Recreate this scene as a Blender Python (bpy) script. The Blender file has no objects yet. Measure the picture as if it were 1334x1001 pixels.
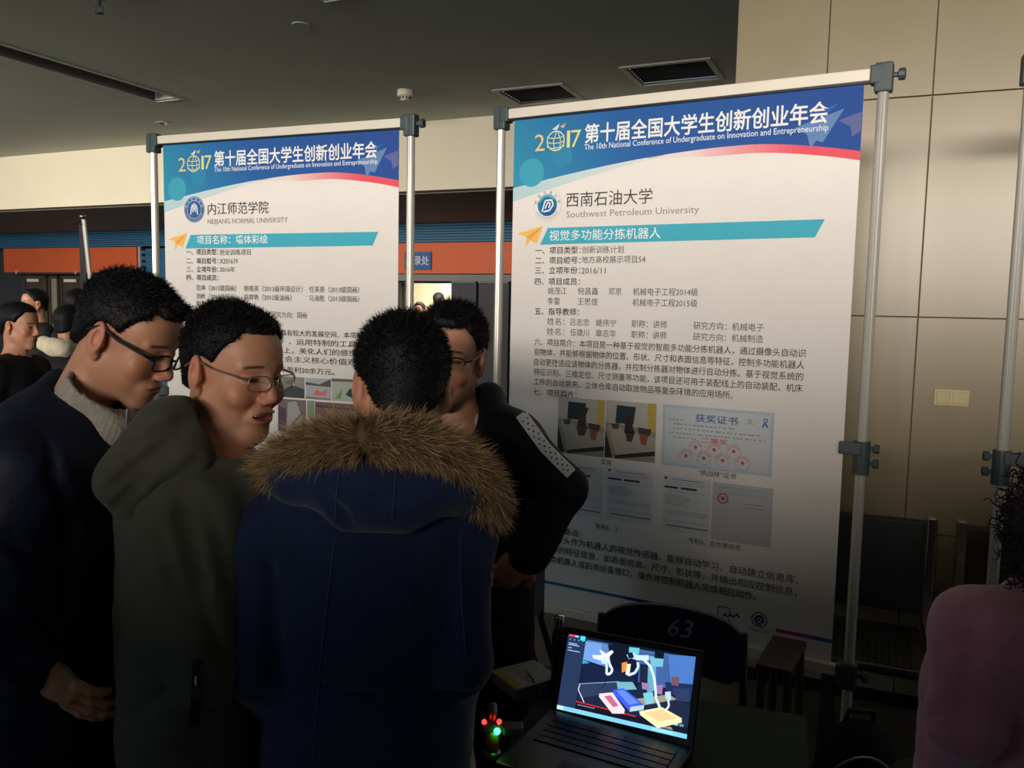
import bpy, math, random
import numpy as np
from mathutils import Vector, Matrix

random.seed(7)
RNG = np.random.default_rng(7)
SC = bpy.context.scene
COL = SC.collection
PI = math.pi

# ------------------------------------------------------------------ camera
FPX, CXP, CYP = 1080.0, 667.0, 500.5
PITCH, ROLL = 0.0933, 0.0201
CAM = np.array([0.0, 0.0, 1.6])
_F = np.array([0, math.cos(PITCH), -math.sin(PITCH)])
_U0 = np.array([0, math.sin(PITCH), math.cos(PITCH)])
_R0 = np.array([1.0, 0, 0])
_R = math.cos(ROLL) * _R0 + math.sin(ROLL) * _U0
_U = -math.sin(ROLL) * _R0 + math.cos(ROLL) * _U0
cam = bpy.data.objects.new('camera', bpy.data.cameras.new('camera'))
COL.objects.link(cam)
cam.matrix_world = Matrix(((_R[0], _U[0], -_F[0], CAM[0]), (_R[1], _U[1], -_F[1], CAM[1]),
                           (_R[2], _U[2], -_F[2], CAM[2]), (0, 0, 0, 1)))
cam.data.sensor_width = 36
cam.data.lens = FPX / 1334 * 36
cam.data.clip_start = 0.05
SC.camera = cam

# ------------------------------------------------------------------ world, light, exposure
SC.view_settings.view_transform = 'Standard'
SC.view_settings.look = 'None'
SC.view_settings.gamma = 1
SC.view_settings.use_curve_mapping = False
SC.view_settings.exposure = 0.0
wld = bpy.data.worlds.new('world'); SC.world = wld; wld.use_nodes = True
wld.node_tree.nodes['Background'].inputs[0].default_value = (0.62, 0.80, 1.0, 1)
wld.node_tree.nodes['Background'].inputs[1].default_value = 0.26

def area(name, loc, target, sx, sy, power, col, spread=PI):
    d = bpy.data.lights.new(name, 'AREA'); d.shape = 'RECTANGLE'
    d.size = sx; d.size_y = sy; d.energy = power; d.color = col; d.spread = spread
    o = bpy.data.objects.new(name, d); COL.objects.link(o); o.location = loc
    o.rotation_euler = (Vector(target) - Vector(loc)).to_track_quat('-Z', 'Y').to_euler()
    return o
area('window_daylight', (-5.6, -18.0, 4.1), (0.0, 4.0, 1.9), 10.0, 3.4, 8300, (1.0, 0.915, 0.83))
area('side_fill_light', (-7.5, -2.2, 1.9), (0.0, 2.2, 1.0), 3.0, 2.2, 42, (0.62, 0.80, 1.0))  # added bluish fill from behind left, lifts the dark coats; no window there
area('bulkhead_fill_light', (-9.5, 3.0, 2.9), (-4.8, 10.2, 3.0), 3.5, 0.8, 150, (1.0, 0.93, 0.82), 1.7)  # added warm fill aimed at the bulkhead, no entrance stands behind it

# ------------------------------------------------------------------ colour + materials
def lin(c):
    c = np.asarray(c, dtype=float) / 255.0
    return np.where(c <= 0.04045, c / 12.92, ((c + 0.055) / 1.055) ** 2.4)
def L4(c): return tuple(float(v) for v in lin(c)) + (1.0,)

def mat(name, rgb=(128, 128, 128), rough=0.6, metal=0.0, var=0.08, scale=20, bump=0.0, bscale=None,
        attr=False, spec=0.5, aniso=None, weave=False, sheen=0.0, sss=0.0, emis=None, coat=0.0):
    m = bpy.data.materials.new(name); m.use_nodes = True
    nt = m.node_tree; n = nt.nodes; l = nt.links; b = n['Principled BSDF']
    b.inputs['Roughness'].default_value = rough; b.inputs['Metallic'].default_value = metal
    b.inputs['Specular IOR Level'].default_value = spec
    b.inputs['Sheen Weight'].default_value = sheen
    b.inputs['Coat Weight'].default_value = coat
    tc = n.new('ShaderNodeTexCoord')
    mp = n.new('ShaderNodeMapping'); l.new(tc.outputs['Object'], mp.inputs[0])
    if aniso: mp.inputs['Scale'].default_value = aniso
    nz = n.new('ShaderNodeTexNoise'); nz.inputs['Scale'].default_value = scale; nz.inputs['Detail'].default_value = 4
    l.new(mp.outputs[0], nz.inputs['Vector'])
    mr = n.new('ShaderNodeMapRange'); mr.inputs[1].default_value = 0.3; mr.inputs[2].default_value = 0.7
    mr.inputs[3].default_value = 1 - var; mr.inputs[4].default_value = 1 + var
    l.new(nz.outputs[0], mr.inputs[0])
    mx = n.new('ShaderNodeVectorMath'); mx.operation = 'SCALE'
    if attr:
        at_ = n.new('ShaderNodeAttribute'); at_.attribute_name = 'Col'; l.new(at_.outputs['Color'], mx.inputs[0])
    else:
        mx.inputs[0].default_value = L4(rgb)[:3]
    l.new(mr.outputs[0], mx.inputs['Scale'])
    l.new(mx.outputs[0], b.inputs['Base Color'])
    if bump > 0:
        bp = n.new('ShaderNodeBump'); bp.inputs['Strength'].default_value = bump; bp.inputs['Distance'].default_value = 0.004
        if weave:
            w = n.new('ShaderNodeTexWave'); w.inputs['Scale'].default_value = bscale or 120; w.inputs['Distortion'].default_value = 2
            l.new(mp.outputs[0], w.inputs['Vector']); l.new(w.outputs[1], bp.inputs['Height'])
        else:
            n2 = n.new('ShaderNodeTexNoise'); n2.inputs['Scale'].default_value = bscale or scale * 4; n2.inputs['Detail'].default_value = 5
            l.new(mp.outputs[0], n2.inputs['Vector']); l.new(n2.outputs[0], bp.inputs['Height'])
        l.new(bp.outputs[0], b.inputs['Normal'])
    if sss > 0:
        b.inputs['Subsurface Weight'].default_value = sss; b.inputs['Subsurface Scale'].default_value = 0.01
        b.inputs['Subsurface Radius'].default_value = (1, .35, .2)
    if emis is not None:
        b.inputs['Emission Strength'].default_value = emis
        if attr: l.new(at_.outputs['Color'], b.inputs['Emission Color'])
        else: b.inputs['Emission Color'].default_value = L4(rgb)
    return m

M = {}
M['print'] = mat('poster_print', attr=True, rough=0.7, var=0.015, scale=9, spec=0.2)
M['vcol'] = mat('painted_detail', attr=True, rough=0.6, var=0.04)
M['screen'] = mat('lit_screen', attr=True, rough=0.3, var=0.0, emis=1.35)
for _n in M['screen'].node_tree.links[:]:
    if _n.to_socket.name == 'Base Color': M['screen'].node_tree.links.remove(_n)
M['screen'].node_tree.nodes['Principled BSDF'].inputs['Base Color'].default_value = (0, 0, 0, 1)
M['alu'] = mat('brushed_aluminium', (206, 201, 188), 0.36, 0.4, 0.05, 60, aniso=(1, 1, .05))
M['rail'] = mat('cream_aluminium', (228, 219, 202), 0.5, 0.15, 0.03, 10)
M['clamp'] = mat('grey_green_plastic', (66, 78, 80), 0.5, 0, 0.06, 30)
M['chrome'] = mat('chrome', (190, 190, 190), 0.15, 1.0, 0.02)
M['skin'] = mat('skin', attr=True, rough=0.48, var=0.07, scale=45, bump=0.15, bscale=350, sss=0.06, spec=0.4)
M['hair'] = mat('black_hair', attr=True, rough=0.6, var=0.2, scale=60, spec=0.22)
M['navy'] = mat('navy_cotton', (24, 37, 66), 0.85, 0, 0.12, 30, bump=0.35, bscale=500, sheen=0.15, spec=0.2)
M['navydark'] = mat('dark_navy_nylon', (20, 27, 46), 0.6, 0, 0.12, 18, bump=0.25, bscale=120, spec=0.3)
M['olive'] = mat('olive_cotton', (66, 67, 56), 0.88, 0, 0.1, 30, bump=0.3, bscale=500, sheen=0.1, spec=0.2)
M['black'] = mat('black_fabric', (20, 20, 22), 0.75, 0, 0.15, 30, bump=0.3, bscale=400, spec=0.25)
M['trouser'] = mat('dark_trousers', (22, 24, 32), 0.85, 0, 0.12, 30, bump=0.3, bscale=500)
M['shoe'] = mat('black_shoe', (20, 19, 19), 0.45, 0, 0.1)
M['knit'] = mat('ribbed_grey_knit', (152, 146, 134), 0.9, 0, 0.1, 80, bump=0.5, bscale=250)
M['shirt'] = mat('white_shirt', (205, 203, 200), 0.8, 0, 0.04, 40)
M['pink'] = mat('pink_sweater', (160, 100, 116), 0.92, 0, 0.10, 60, bump=0.5, bscale=450, sheen=0.3)
M['fur'] = mat('fur', attr=True, rough=0.75, var=0.15, scale=60, spec=0.3)
M['frame'] = mat('dark_spectacle_frame', (24, 26, 32), 0.3, 0.2)
M['gold'] = mat('thin_metal_frame', (190, 172, 140), 0.3, 0.9)
M['zip'] = mat('zip_metal', (150, 150, 150), 0.35, 0.9)
M['tile'] = mat('tan_polished_tile', (156, 142, 112), 0.33, 0, 0.06, 3, spec=0.4)
M['grout'] = mat('tile_joint', (132, 119, 92), 0.8)
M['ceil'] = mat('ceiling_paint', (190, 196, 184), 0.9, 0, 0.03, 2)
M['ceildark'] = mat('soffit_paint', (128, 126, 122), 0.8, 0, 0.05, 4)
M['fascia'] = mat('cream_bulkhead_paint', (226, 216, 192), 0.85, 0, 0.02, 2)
M['floor'] = mat('polished_stone_floor', (112, 107, 96), 0.3, 0, 0.12, 3)
M['blue'] = mat('blue_shutter_paint', (44, 98, 132), 0.6, 0, 0.06, 5)
M['orange'] = mat('orange_board', (204, 92, 44), 0.6, 0, 0.04, 3)
M['door'] = mat('brown_door', (70, 56, 46), 0.5, 0, 0.1, 6)
M['darkgrey'] = mat('dark_grey_panel', (48, 50, 54), 0.6, 0, 0.08, 6)
M['glassy'] = mat('pale_frosted_pane', (140, 136, 118), 0.3, 0, 0.05)
M['bright'] = mat('bright_room_wall', (238, 225, 190), 0.8, 0, 0.03)
M['plastic'] = mat('black_plastic', (22, 23, 26), 0.4, 0, 0.05)
M['chairnavy'] = mat('navy_chair_vinyl', (24, 34, 62), 0.5, 0, 0.08, 25, bump=0.15, bscale=300)
M['chairtube'] = mat('black_steel_tube', (24, 24, 28), 0.35, 0.4)
M['cloth'] = mat('dark_green_cloth', (22, 44, 34), 0.9, 0, 0.15, 30, bump=0.4, bscale=300)
M['steel'] = mat('perforated_steel', (120, 122, 124), 0.32, 0.85, 0.05, 40)
M['maroon'] = mat('dark_maroon_vinyl', (62, 36, 38), 0.5, 0, 0.08, 20)
M['vent'] = mat('vent_aluminium', (150, 148, 140), 0.5, 0.2)
M['wood'] = mat('dark_brown_wood', (62, 46, 34), 0.5, 0, 0.2, 12, aniso=(1, 1, .15))
M['cream'] = mat('cream_plush', (212, 200, 170), 0.95, 0, 0.12, 60, bump=0.6, bscale=200, sheen=.3)
M['switch'] = mat('ivory_switch', (206, 190, 140), 0.4, 0, 0.03)
M['wallback'] = mat('grey_plaster', (120, 116, 108), 0.9, 0, 0.05, 3)
def glass_mat():
    m = bpy.data.materials.new('spectacle_lens'); m.use_nodes = True; nt = m.node_tree
    for x in list(nt.nodes): nt.nodes.remove(x)
    o = nt.nodes.new('ShaderNodeOutputMaterial'); t = nt.nodes.new('ShaderNodeBsdfTransparent'); g = nt.nodes.new('ShaderNodeBsdfGlossy')
    g.inputs['Roughness'].default_value = 0.03; t.inputs[0].default_value = (.9, .93, .93, 1)
    mx = nt.nodes.new('ShaderNodeMixShader'); mx.inputs[0].default_value = .10
    nt.links.new(t.outputs[0], mx.inputs[1]); nt.links.new(g.outputs[0], mx.inputs[2]); nt.links.new(mx.outputs[0], o.inputs[0])
    return m
M['lens'] = glass_mat()
def led(name, c, s):
    return mat(name, c, 0.4, emis=s, var=0.0)
M['ledred'] = led('red_led', (255, 30, 30), 9); M['ledgreen'] = led('green_led', (40, 255, 120), 14)

# ------------------------------------------------------------------ geometry helpers
def ray(px, py): return _F + _R * (px - CXP) / FPX - _U * (py - CYP) / FPX
def at(px, py, Y):
    """world point that the photograph shows at (px, py), at depth Y metres"""
    d = ray(px, py); return CAM + d * (Y / d[1])
def onz(px, py, z):
    d = ray(px, py); return CAM + d * ((z - CAM[2]) / d[2])
def nrm(v):
    v = np.asarray(v, float); return v / (np.linalg.norm(v) + 1e-12)

class MB:
    def __init__(s): s.v = []; s.f = []; s.c = []; s.col = (200, 200, 200)
    def poly(s, pts, col=None):
        i = len(s.v); s.v += [tuple(map(float, p)) for p in pts]; s.c += [col or s.col] * len(pts); s.f.append(tuple(range(i, i + len(pts)))); return s
    def box(s, a, b, R=None, o=None, bev=0.0, col=None):
        a = np.array(a, float); b = np.array(b, float); lo = np.minimum(a, b); hi = np.maximum(a, b)
        bev = min(bev, 0.49 * float((hi - lo).min()))
        vs = []
        if bev > 0:
            m = bmesh_box(lo, hi, bev); vs = m[0]; fs = m[1]
        else:
            vs = [(x, y, z) for x in (lo[0], hi[0]) for y in (lo[1], hi[1]) for z in (lo[2], hi[2])]
            fs = [(0, 1, 3, 2), (4, 6, 7, 5), (0, 4, 5, 1), (2, 3, 7, 6), (0, 2, 6, 4), (1, 5, 7, 3)]
        vs = np.array(vs)
        if R is not None: vs = vs @ np.array(R).T
        if o is not None: vs = vs + np.array(o)
        i = len(s.v); s.v += [tuple(v) for v in vs]; s.c += [col or s.col] * len(vs); s.f += [tuple(i + k for k in f) for f in fs]; return s
    def tube(s, path, r, n=10, cap=True, col=None):
        P = [np.array(p, float) for p in path]; rs = r if hasattr(r, '__len__') else [r] * len(P)
        up = None; i0 = len(s.v)
        for k, p in enumerate(P):
            t = nrm((P[min(k + 1, len(P) - 1)] - P[max(k - 1, 0)]))
            if up is None:
                up = nrm(np.cross(t, [0.3, 0.2, 1] if abs(t[2]) < .9 else [1, 0.1, 0]))
            up = nrm(up - t * (up @ t)); w = np.cross(t, up)
            for a in range(n):
                an = 2 * PI * a / n; q = p + rs[k] * (math.cos(an) * up + math.sin(an) * w); s.v.append(tuple(q)); s.c.append(col or s.col)
        for k in range(len(P) - 1):
            for a in range(n):
                b = (a + 1) % n; s.f.append((i0 + k * n + a, i0 + k * n + b, i0 + (k + 1) * n + b, i0 + (k + 1) * n + a))
        if cap:
            s.f.append(tuple(i0 + a for a in range(n))[::-1]); s.f.append(tuple(i0 + (len(P) - 1) * n + a for a in range(n)))
        return s
    def ball(s, c, r, n=12, m=8, R=None, col=None):
        r = np.array(r if hasattr(r, '__len__') else (r, r, r), float); i0 = len(s.v); pts = []
        for j in range(m + 1):
            th = PI * j / m
            for k in range(n):
                ph = 2 * PI * k / n; pts.append((math.sin(th) * math.cos(ph), math.sin(th) * math.sin(ph), math.cos(th)))
        pts = np.array(pts) * r
        if R is not None: pts = pts @ np.array(R).T
        pts = pts + np.array(c); s.v += [tuple(p) for p in pts]; s.c += [col or s.col] * len(pts)
        for j in range(m):
            for k in range(n):
                k2 = (k + 1) % n; s.f.append((i0 + j * n + k, i0 + (j + 1) * n + k, i0 + (j + 1) * n + k2, i0 + j * n + k2))
        return s
    def prism(s, pts2, y0, y1, col=None):
        """outline in (x,z) extruded along y"""
        n = len(pts2); i = len(s.v)
        for y in (y0, y1): s.v += [(float(p[0]), y, float(p[1])) for p in pts2]
        s.c += [col or s.col] * (2 * n); s.f.append(tuple(range(i, i + n))); s.f.append(tuple(range(i + 2 * n - 1, i + n - 1, -1)))
        for k in range(n):
            k2 = (k + 1) % n; s.f.append((i + k, i + n + k, i + n + k2, i + k2))
        return s
    def build(s, name, m, parent=None, smooth=False, loc=None):
        me = bpy.data.meshes.new(name); me.from_pydata(s.v, [], s.f)
        if s.c:
            ca = me.color_attributes.new('Col', 'FLOAT_COLOR', 'POINT')
            c = lin(np.array(s.c, float)); ca.data.foreach_set('color', np.concatenate([c, np.ones((len(c), 1))], 1).astype(np.float32).ravel())
        me.materials.append(m if not isinstance(m, str) else M[m])
        if smooth: me.polygons.foreach_set('use_smooth', [True] * len(me.polygons))
        me.update()
        o = bpy.data.objects.new(name, me); COL.objects.link(o)
        if parent is not None: o.parent = parent
        if loc is not None: o.location = loc
        return o
def bmesh_box(lo, hi, b):
    import bmesh
    bm = bmesh.new(); bmesh.ops.create_cube(bm, size=1)
    for v in bm.verts: v.co = Vector(((lo[0] + hi[0]) / 2 + v.co.x * (hi[0] - lo[0]), (lo[1] + hi[1]) / 2 + v.co.y * (hi[1] - lo[1]), (lo[2] + hi[2]) / 2 + v.co.z * (hi[2] - lo[2])))
    bmesh.ops.bevel(bm, geom=bm.edges[:], offset=b, segments=2, affect='EDGES', profile=0.6)
    bm.verts.index_update(); r = ([tuple(v.co) for v in bm.verts], [tuple(v.index for v in f.verts) for f in bm.faces]); bm.free(); return r

def thing(name, label, cat, loc=(0, 0, 0), rz=0.0, group=None):
    o = bpy.data.objects.new(name, None); COL.objects.link(o); o.location = tuple(map(float, loc)); o.rotation_euler = (0, 0, rz)
    o.empty_display_size = 0.1; o['label'] = label; o['category'] = cat
    if group: o['group'] = group
    return o
def tag(o, label, cat, group=None):
    o['label'] = label; o['category'] = cat
    if group: o['group'] = group
    return o
def struct(o): o['kind'] = 'structure'; return o
def rotz(a): return np.array([[math.cos(a), -math.sin(a), 0], [math.sin(a), math.cos(a), 0], [0, 0, 1]])

# ------------------------------------------------------------------ signed-distance modelling
def smin(a, b, k):
    if k <= 0: return np.minimum(a, b)
    h = np.maximum(k - np.abs(a - b), 0) / k
    return np.minimum(a, b) - h * h * k * 0.25
def smax(a, b, k): return -smin(-a, -b, k)
class SDF:
    def __init__(s): s.ops = []
    def add(s, fn, k=0.0): s.ops.append((0, fn, k)); return s
    def sub(s, fn, k=0.0): s.ops.append((1, fn, k)); return s
    def cut(s, fn, k=0.0): s.ops.append((2, fn, k)); return s
    def disp(s, fn): s.ops.append((3, fn, 0)); return s
    def __call__(s, P):
        d = np.full(len(P), 1e3, np.float32)
        for t, fn, k in s.ops:
            e = fn(P).astype(np.float32)
            if t == 0: d = smin(d, e, k)
            elif t == 1: d = smax(d, -e, k)
            elif t == 2: d = smax(d, e, k)
            else: d = d + e
        return d
def ell(c, r, R=None):
    c = np.array(c, np.float32); r = np.array(r, np.float32); Rm = None if R is None else np.array(R, np.float32)
    def f(P):
        q = P - c
        if Rm is not None: q = q @ Rm
        a = q / r; k0 = np.sqrt((a * a).sum(1)) + 1e-6; b = a / r; k1 = np.sqrt((b * b).sum(1)) + 1e-6
        return k0 * (k0 - 1) / k1
    return f
def rc(a, b, r1, r2, lat=None, wide=1.0):
    a = np.array(a, np.float32); b = np.array(b, np.float32); ab = b - a; l2 = float(ab @ ab) + 1e-9
    la = None if lat is None else nrm(lat).astype(np.float32)
    def f(P):
        q = P - a; t = np.clip((q @ ab) / l2, 0, 1); e = q - t[:, None] * ab
        if la is not None:
            m = e @ la; e = e - (m * (1 - 1 / wide))[:, None] * la
        return np.sqrt((e * e).sum(1)) - (r1 + (r2 - r1) * t)
    return f
def plane(p, n):
    p = np.array(p, np.float32); n = nrm(n).astype(np.float32)
    return lambda P: (P - p) @ n
def wr(amp, freq, seed=0, stretch=(1, 1, 1)):
    r = np.random.default_rng(seed); D = r.normal(size=(5, 3)); D = D / np.linalg.norm(D, axis=1)[:, None] * freq * np.linspace(.7, 1.7, 5)[:, None] * np.array(stretch); ph = r.uniform(0, 6, 5)
    D = D.astype(np.float32)
    def f(P):
        w = np.sin(P[:, [1, 2, 0]] * freq * .45 + seed) * (1.1 / freq) * 1.5
        x = (P + w) @ D.T + ph
        s = np.sin(x); return (amp * (s[:, 0] + .8 * s[:, 1] * s[:, 2] + .6 * s[:, 3] + .4 * s[:, 4]) / 2).astype(np.float32)
    return f
def axis(lo, hi, h, bands):
    out = [lo]; x = lo
    while x < hi:
        st = h
        for (a, b, hf) in bands:
            if a - h < x < b: st = min(st, hf)
        x += st; out.append(x)
    return np.array(out, np.float32)
def polygonise(fn, lo, hi, h, fine=()):
    """surface nets on a rectilinear grid, refined inside the given boxes"""
    ax = [axis(lo[i], hi[i], h, [(f[0][i], f[1][i], f[2]) for f in fine]) for i in range(3)]
    B = 4; n = [len(a) for a in ax]; bi = [np.arange(m) // B for m in n]
    cen = []; hs = []
    for a, b in zip(ax, bi):
        nb = b[-1] + 1; c = np.zeros(nb); s_ = np.zeros(nb)
        for k in range(nb):
            seg = a[k * B:(k + 1) * B + 1]; c[k] = (seg[0] + seg[-1]) / 2; s_[k] = (seg[-1] - seg[0]) / 2
        cen.append(c); hs.append(s_)
    X, Y, Z = np.meshgrid(*cen, indexing='ij'); D = fn(np.stack([X.ravel(), Y.ravel(), Z.ravel()], 1).astype(np.float32)).reshape(X.shape)
    HX, HY, HZ = np.meshgrid(*hs, indexing='ij'); act = np.abs(D) < np.sqrt(HX ** 2 + HY ** 2 + HZ ** 2) * 1.35 + 0.012
    ix = np.ix_(*bi); V = D[ix].astype(np.float32); A = act[ix]
    I = np.nonzero(A)
    P = np.stack([ax[0][I[0]], ax[1][I[1]], ax[2][I[2]]], 1)
    V[I] = fn(P)
    V[V == 0] = 1e-6
    S = V < 0
    cnt = np.zeros([m - 1 for m in n], np.int8)
    for a in (0, 1):
        for b in (0, 1):
            for c in (0, 1): cnt += S[a:n[0] - 1 + a, b:n[1] - 1 + b, c:n[2] - 1 + c]
    ci, cj, ck = np.nonzero((cnt > 0) & (cnt < 8)); N = len(ci)
    idx = np.full(cnt.shape, -1, np.int32); idx[ci, cj, ck] = np.arange(N)
    acc = np.zeros((N, 3)); num = np.zeros(N)
    for axn in range(3):
        for u in (0, 1):
            for w in (0, 1):
                o = [0, 0, 0]; oth = [q for q in range(3) if q != axn]; o[oth[0]] = u; o[oth[1]] = w
                i0 = [ci + o[0], cj + o[1], ck + o[2]]; i1 = [q.copy() for q in i0]; i1[axn] = i1[axn] + 1
                a = V[i0[0], i0[1], i0[2]]; b = V[i1[0], i1[1], i1[2]]; m = (a < 0) != (b < 0)
                t = np.where(m, a / np.where(m, a - b, 1), 0)
                p = np.stack([ax[q][i0[q]] for q in range(3)], 1).astype(float); d = ax[axn][i1[axn]] - ax[axn][i0[axn]]
                p[:, axn] += t * d; acc += p * m[:, None]; num += m
    verts = acc / num[:, None]
    quads = []
    for axn in range(3):
        oth = [q for q in range(3) if q != axn]
        sl0 = [slice(None)] * 3; sl1 = [slice(None)] * 3; sl0[axn] = slice(0, n[axn] - 1); sl1[axn] = slice(1, n[axn])
        a = S[tuple(sl0)]; b = S[tuple(sl1)]; E = np.array(np.nonzero(a != b))
        ok = (E[oth[0]] > 0) & (E[oth[1]] > 0) & (E[oth[0]] < n[oth[0]] - 1) & (E[oth[1]] < n[oth[1]] - 1); E = E[:, ok]
        ins = a[tuple(E)]
        q = []
        for (du, dv) in ((-1, -1), (0, -1), (0, 0), (-1, 0)):
            e = E.copy(); e[oth[0]] += du; e[oth[1]] += dv; q.append(idx[tuple(e)])
        q = np.stack(q, 1); flip = ins if axn != 1 else ~ins
        q[~flip] = q[~flip][:, ::-1]; quads.append(q)
    quads = np.concatenate(quads); quads = quads[(quads >= 0).all(1)]
    return verts, quads
def np_mesh(name, V, Fq, m, parent=None, cols=None, smooth=True):
    me = bpy.data.meshes.new(name); k = Fq.shape[1]
    me.vertices.add(len(V)); me.vertices.foreach_set('co', np.asarray(V, np.float32).ravel())
    me.loops.add(Fq.size); me.loops.foreach_set('vertex_index', Fq.astype(np.int32).ravel())
    me.polygons.add(len(Fq)); me.polygons.foreach_set('loop_start', np.arange(0, Fq.size, k, dtype=np.int32))
    me.update(calc_edges=True); me.validate()
    me.polygons.foreach_set('use_smooth', np.full(len(me.polygons), smooth))
    if cols is not None and len(me.vertices) == len(V):
        ca = me.color_attributes.new('Col', 'FLOAT_COLOR', 'POINT'); c = np.concatenate([lin(cols), np.ones((len(V), 1))], 1)
        ca.data.foreach_set('color', c.astype(np.float32).ravel())
    me.materials.append(M[m] if isinstance(m, str) else m); me.update()
    o = bpy.data.objects.new(name, me); COL.objects.link(o)
    if parent is not None:
        o.parent = parent; o.matrix_parent_inverse = Matrix.Translation(-Vector(parent.location))
    return o
def sdf_obj(name, fn, lo, hi, h, m, parent, fine=(), colfn=None):
    V, Q = polygonise(fn, lo, hi, h, fine)
    return np_mesh(name, V, Q, m, parent, None if colfn is None else colfn(V))
def normals(fn, P, e=0.002):
    P = P.astype(np.float32); g = np.stack([fn(P + np.eye(3, dtype=np.float32)[i] * e) - fn(P - np.eye(3, dtype=np.float32)[i] * e) for i in range(3)], 1)
    return g / (np.linalg.norm(g, axis=1)[:, None] + 1e-9)
def project(fn, P, direction=None, it=50):
    """march points onto a surface: along a direction, or away from the photographer when None"""
    P = np.array(P, float).astype(np.float32)
    D = (P - CAM) / np.linalg.norm(P - CAM, axis=1)[:, None] if direction is None else np.tile(nrm(direction), (len(P), 1))
    D = D.astype(np.float32)
    for _ in range(it): P = P + D * np.clip(fn(P) * 0.8, -.1, .1)[:, None]
    return P.astype(float)
def strands(root, dirs, length, width, cols_root, cols_tip, droop=0.3, jit=0.15, seg=3):
    """thin tapered blades; returns verts, tris, colours"""
    n = len(root); dirs = dirs / (np.linalg.norm(dirs, axis=1)[:, None] + 1e-9)
    side = np.cross(dirs, RNG.normal(size=(n, 3))); side /= np.linalg.norm(side, axis=1)[:, None] + 1e-9
    length = np.broadcast_to(length, (n,)); width = np.broadcast_to(width, (n,))
    V = []; C = []; cur = root.copy(); d = dirs.copy(); bend = RNG.normal(size=(n, 3)) * jit
    for k in range(seg):
        w = (width * (1 - 0.75 * k / seg))[:, None] / 2
        V += [cur - side * w, cur + side * w]; c = cols_root + (cols_tip - cols_root) * (k / seg); C += [c, c]
        d = d + bend + np.array([0, 0, -droop / seg]); d /= np.linalg.norm(d, axis=1)[:, None]
        cur = cur + d * (length / seg)[:, None]
    V.append(cur); C.append(cols_tip)
    nv = 2 * seg + 1; V = np.stack(V, 1).reshape(-1, 3); C = np.stack(C, 1).reshape(-1, 3)
    b = np.arange(n)[:, None] * nv; T = []
    for k in range(seg - 1): T += [[2 * k, 2 * k + 1, 2 * k + 2], [2 * k + 1, 2 * k + 3, 2 * k + 2]]
    T.append([2 * seg - 2, 2 * seg - 1, 2 * seg]); T = np.concatenate([b + np.array(t)[None] for t in T])
    return V, T, C

# ------------------------------------------------------------------ setting
GY = -0.40
UB = np.array([math.cos(GY), math.sin(GY), 0]); NB = np.array([-math.sin(GY), math.cos(GY), 0])   # along / into the building
def frame_obj(mb, name, m, origin, yaw, parent=None, kind=True):
    o = mb.build(name, m, parent); o.location = tuple(map(float, origin)); o.rotation_euler = (0, 0, yaw)
    if kind: struct(o)
    return o
mb = MB(); mb.box((-18, -8, -0.1), (9, 22, 0)); floor = struct(mb.build('floor', 'floor'))
# ceiling slab with real openings is left whole: the slot and vents hang a few millimetres below or are boxes recessed in a second skin
FA = np.array([-0.17, 8.04, 0]); YF = -0.4248; UF = np.array([math.cos(YF), math.sin(YF), 0]); NF = np.array([-math.sin(YF), math.cos(YF), 0])
HC = 3.4
# holes (in fascia frame: u along, v towards the viewer): slot, vents
def uv(p): q = np.array(p) - FA; return q @ UF, -(q @ NF)
def ceiling():
    a1 = uv(onz(0, 65, HC)); slot_u1 = uv(onz(222, 128, HC)); slot_w = uv(onz(200, 131, HC))
    holes = []
    # slot runs towards the viewer-left : build it as a hole aligned with v
    su0, sv0 = uv((-3.31, 7.74, 0)); su1, _ = uv((-3.02, 7.72, 0))
    holes.append((su0, su0 + 0.29, sv0 - 0.03, sv0 + 3.2))
    v1a = uv((-0.22, 7.13, 0)); v1b = uv((0.33, 6.87, 0)); v1c = uv((0.64, 7.39, 0))
    holes.append((v1a[0] + .04, v1b[0] - .01, v1c[1] + 0.06, v1b[1] - 0.04))
    v2a = uv((0.75, 6.39, 0)); v2b = uv((1.34, 6.12, 0)); v2c = uv((1.67, 6.64, 0))
    holes.append((v2a[0] + .04, v2b[0] - .01, v2c[1] + 0.06, v2b[1] - 0.04))
    l1 = uv((-1.18, 5.14, 0)); holes.append((l1[0], l1[0] + 0.28, l1[1] - 0.02, l1[1] + 1.6))
    us = sorted({-14.0, 9.0} | {h[0] for h in holes} | {h[1] for h in holes}); vs = sorted({0.0, 16.0} | {h[2] for h in holes} | {h[3] for h in holes})
    mb = MB()
    for i in range(len(us) - 1):
        for j in range(len(vs) - 1):
            cu = (us[i] + us[i + 1]) / 2; cv = (vs[j] + vs[j + 1]) / 2
            if any(h[0] < cu < h[1] and h[2] < cv < h[3] for h in holes): continue
            mb.poly([(us[i], -vs[j], HC), (us[i + 1], -vs[j], HC), (us[i + 1], -vs[j + 1], HC), (us[i], -vs[j + 1], HC)])
    mb.poly([(-14, 0.0, HC + .3), (9, 0, HC + .3), (9, -16, HC + .3), (-14, -16, HC + .3)])
    frame_obj(mb, 'ceiling', 'ceil', FA, YF)
    return holes
HOLES = ceiling()
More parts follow.
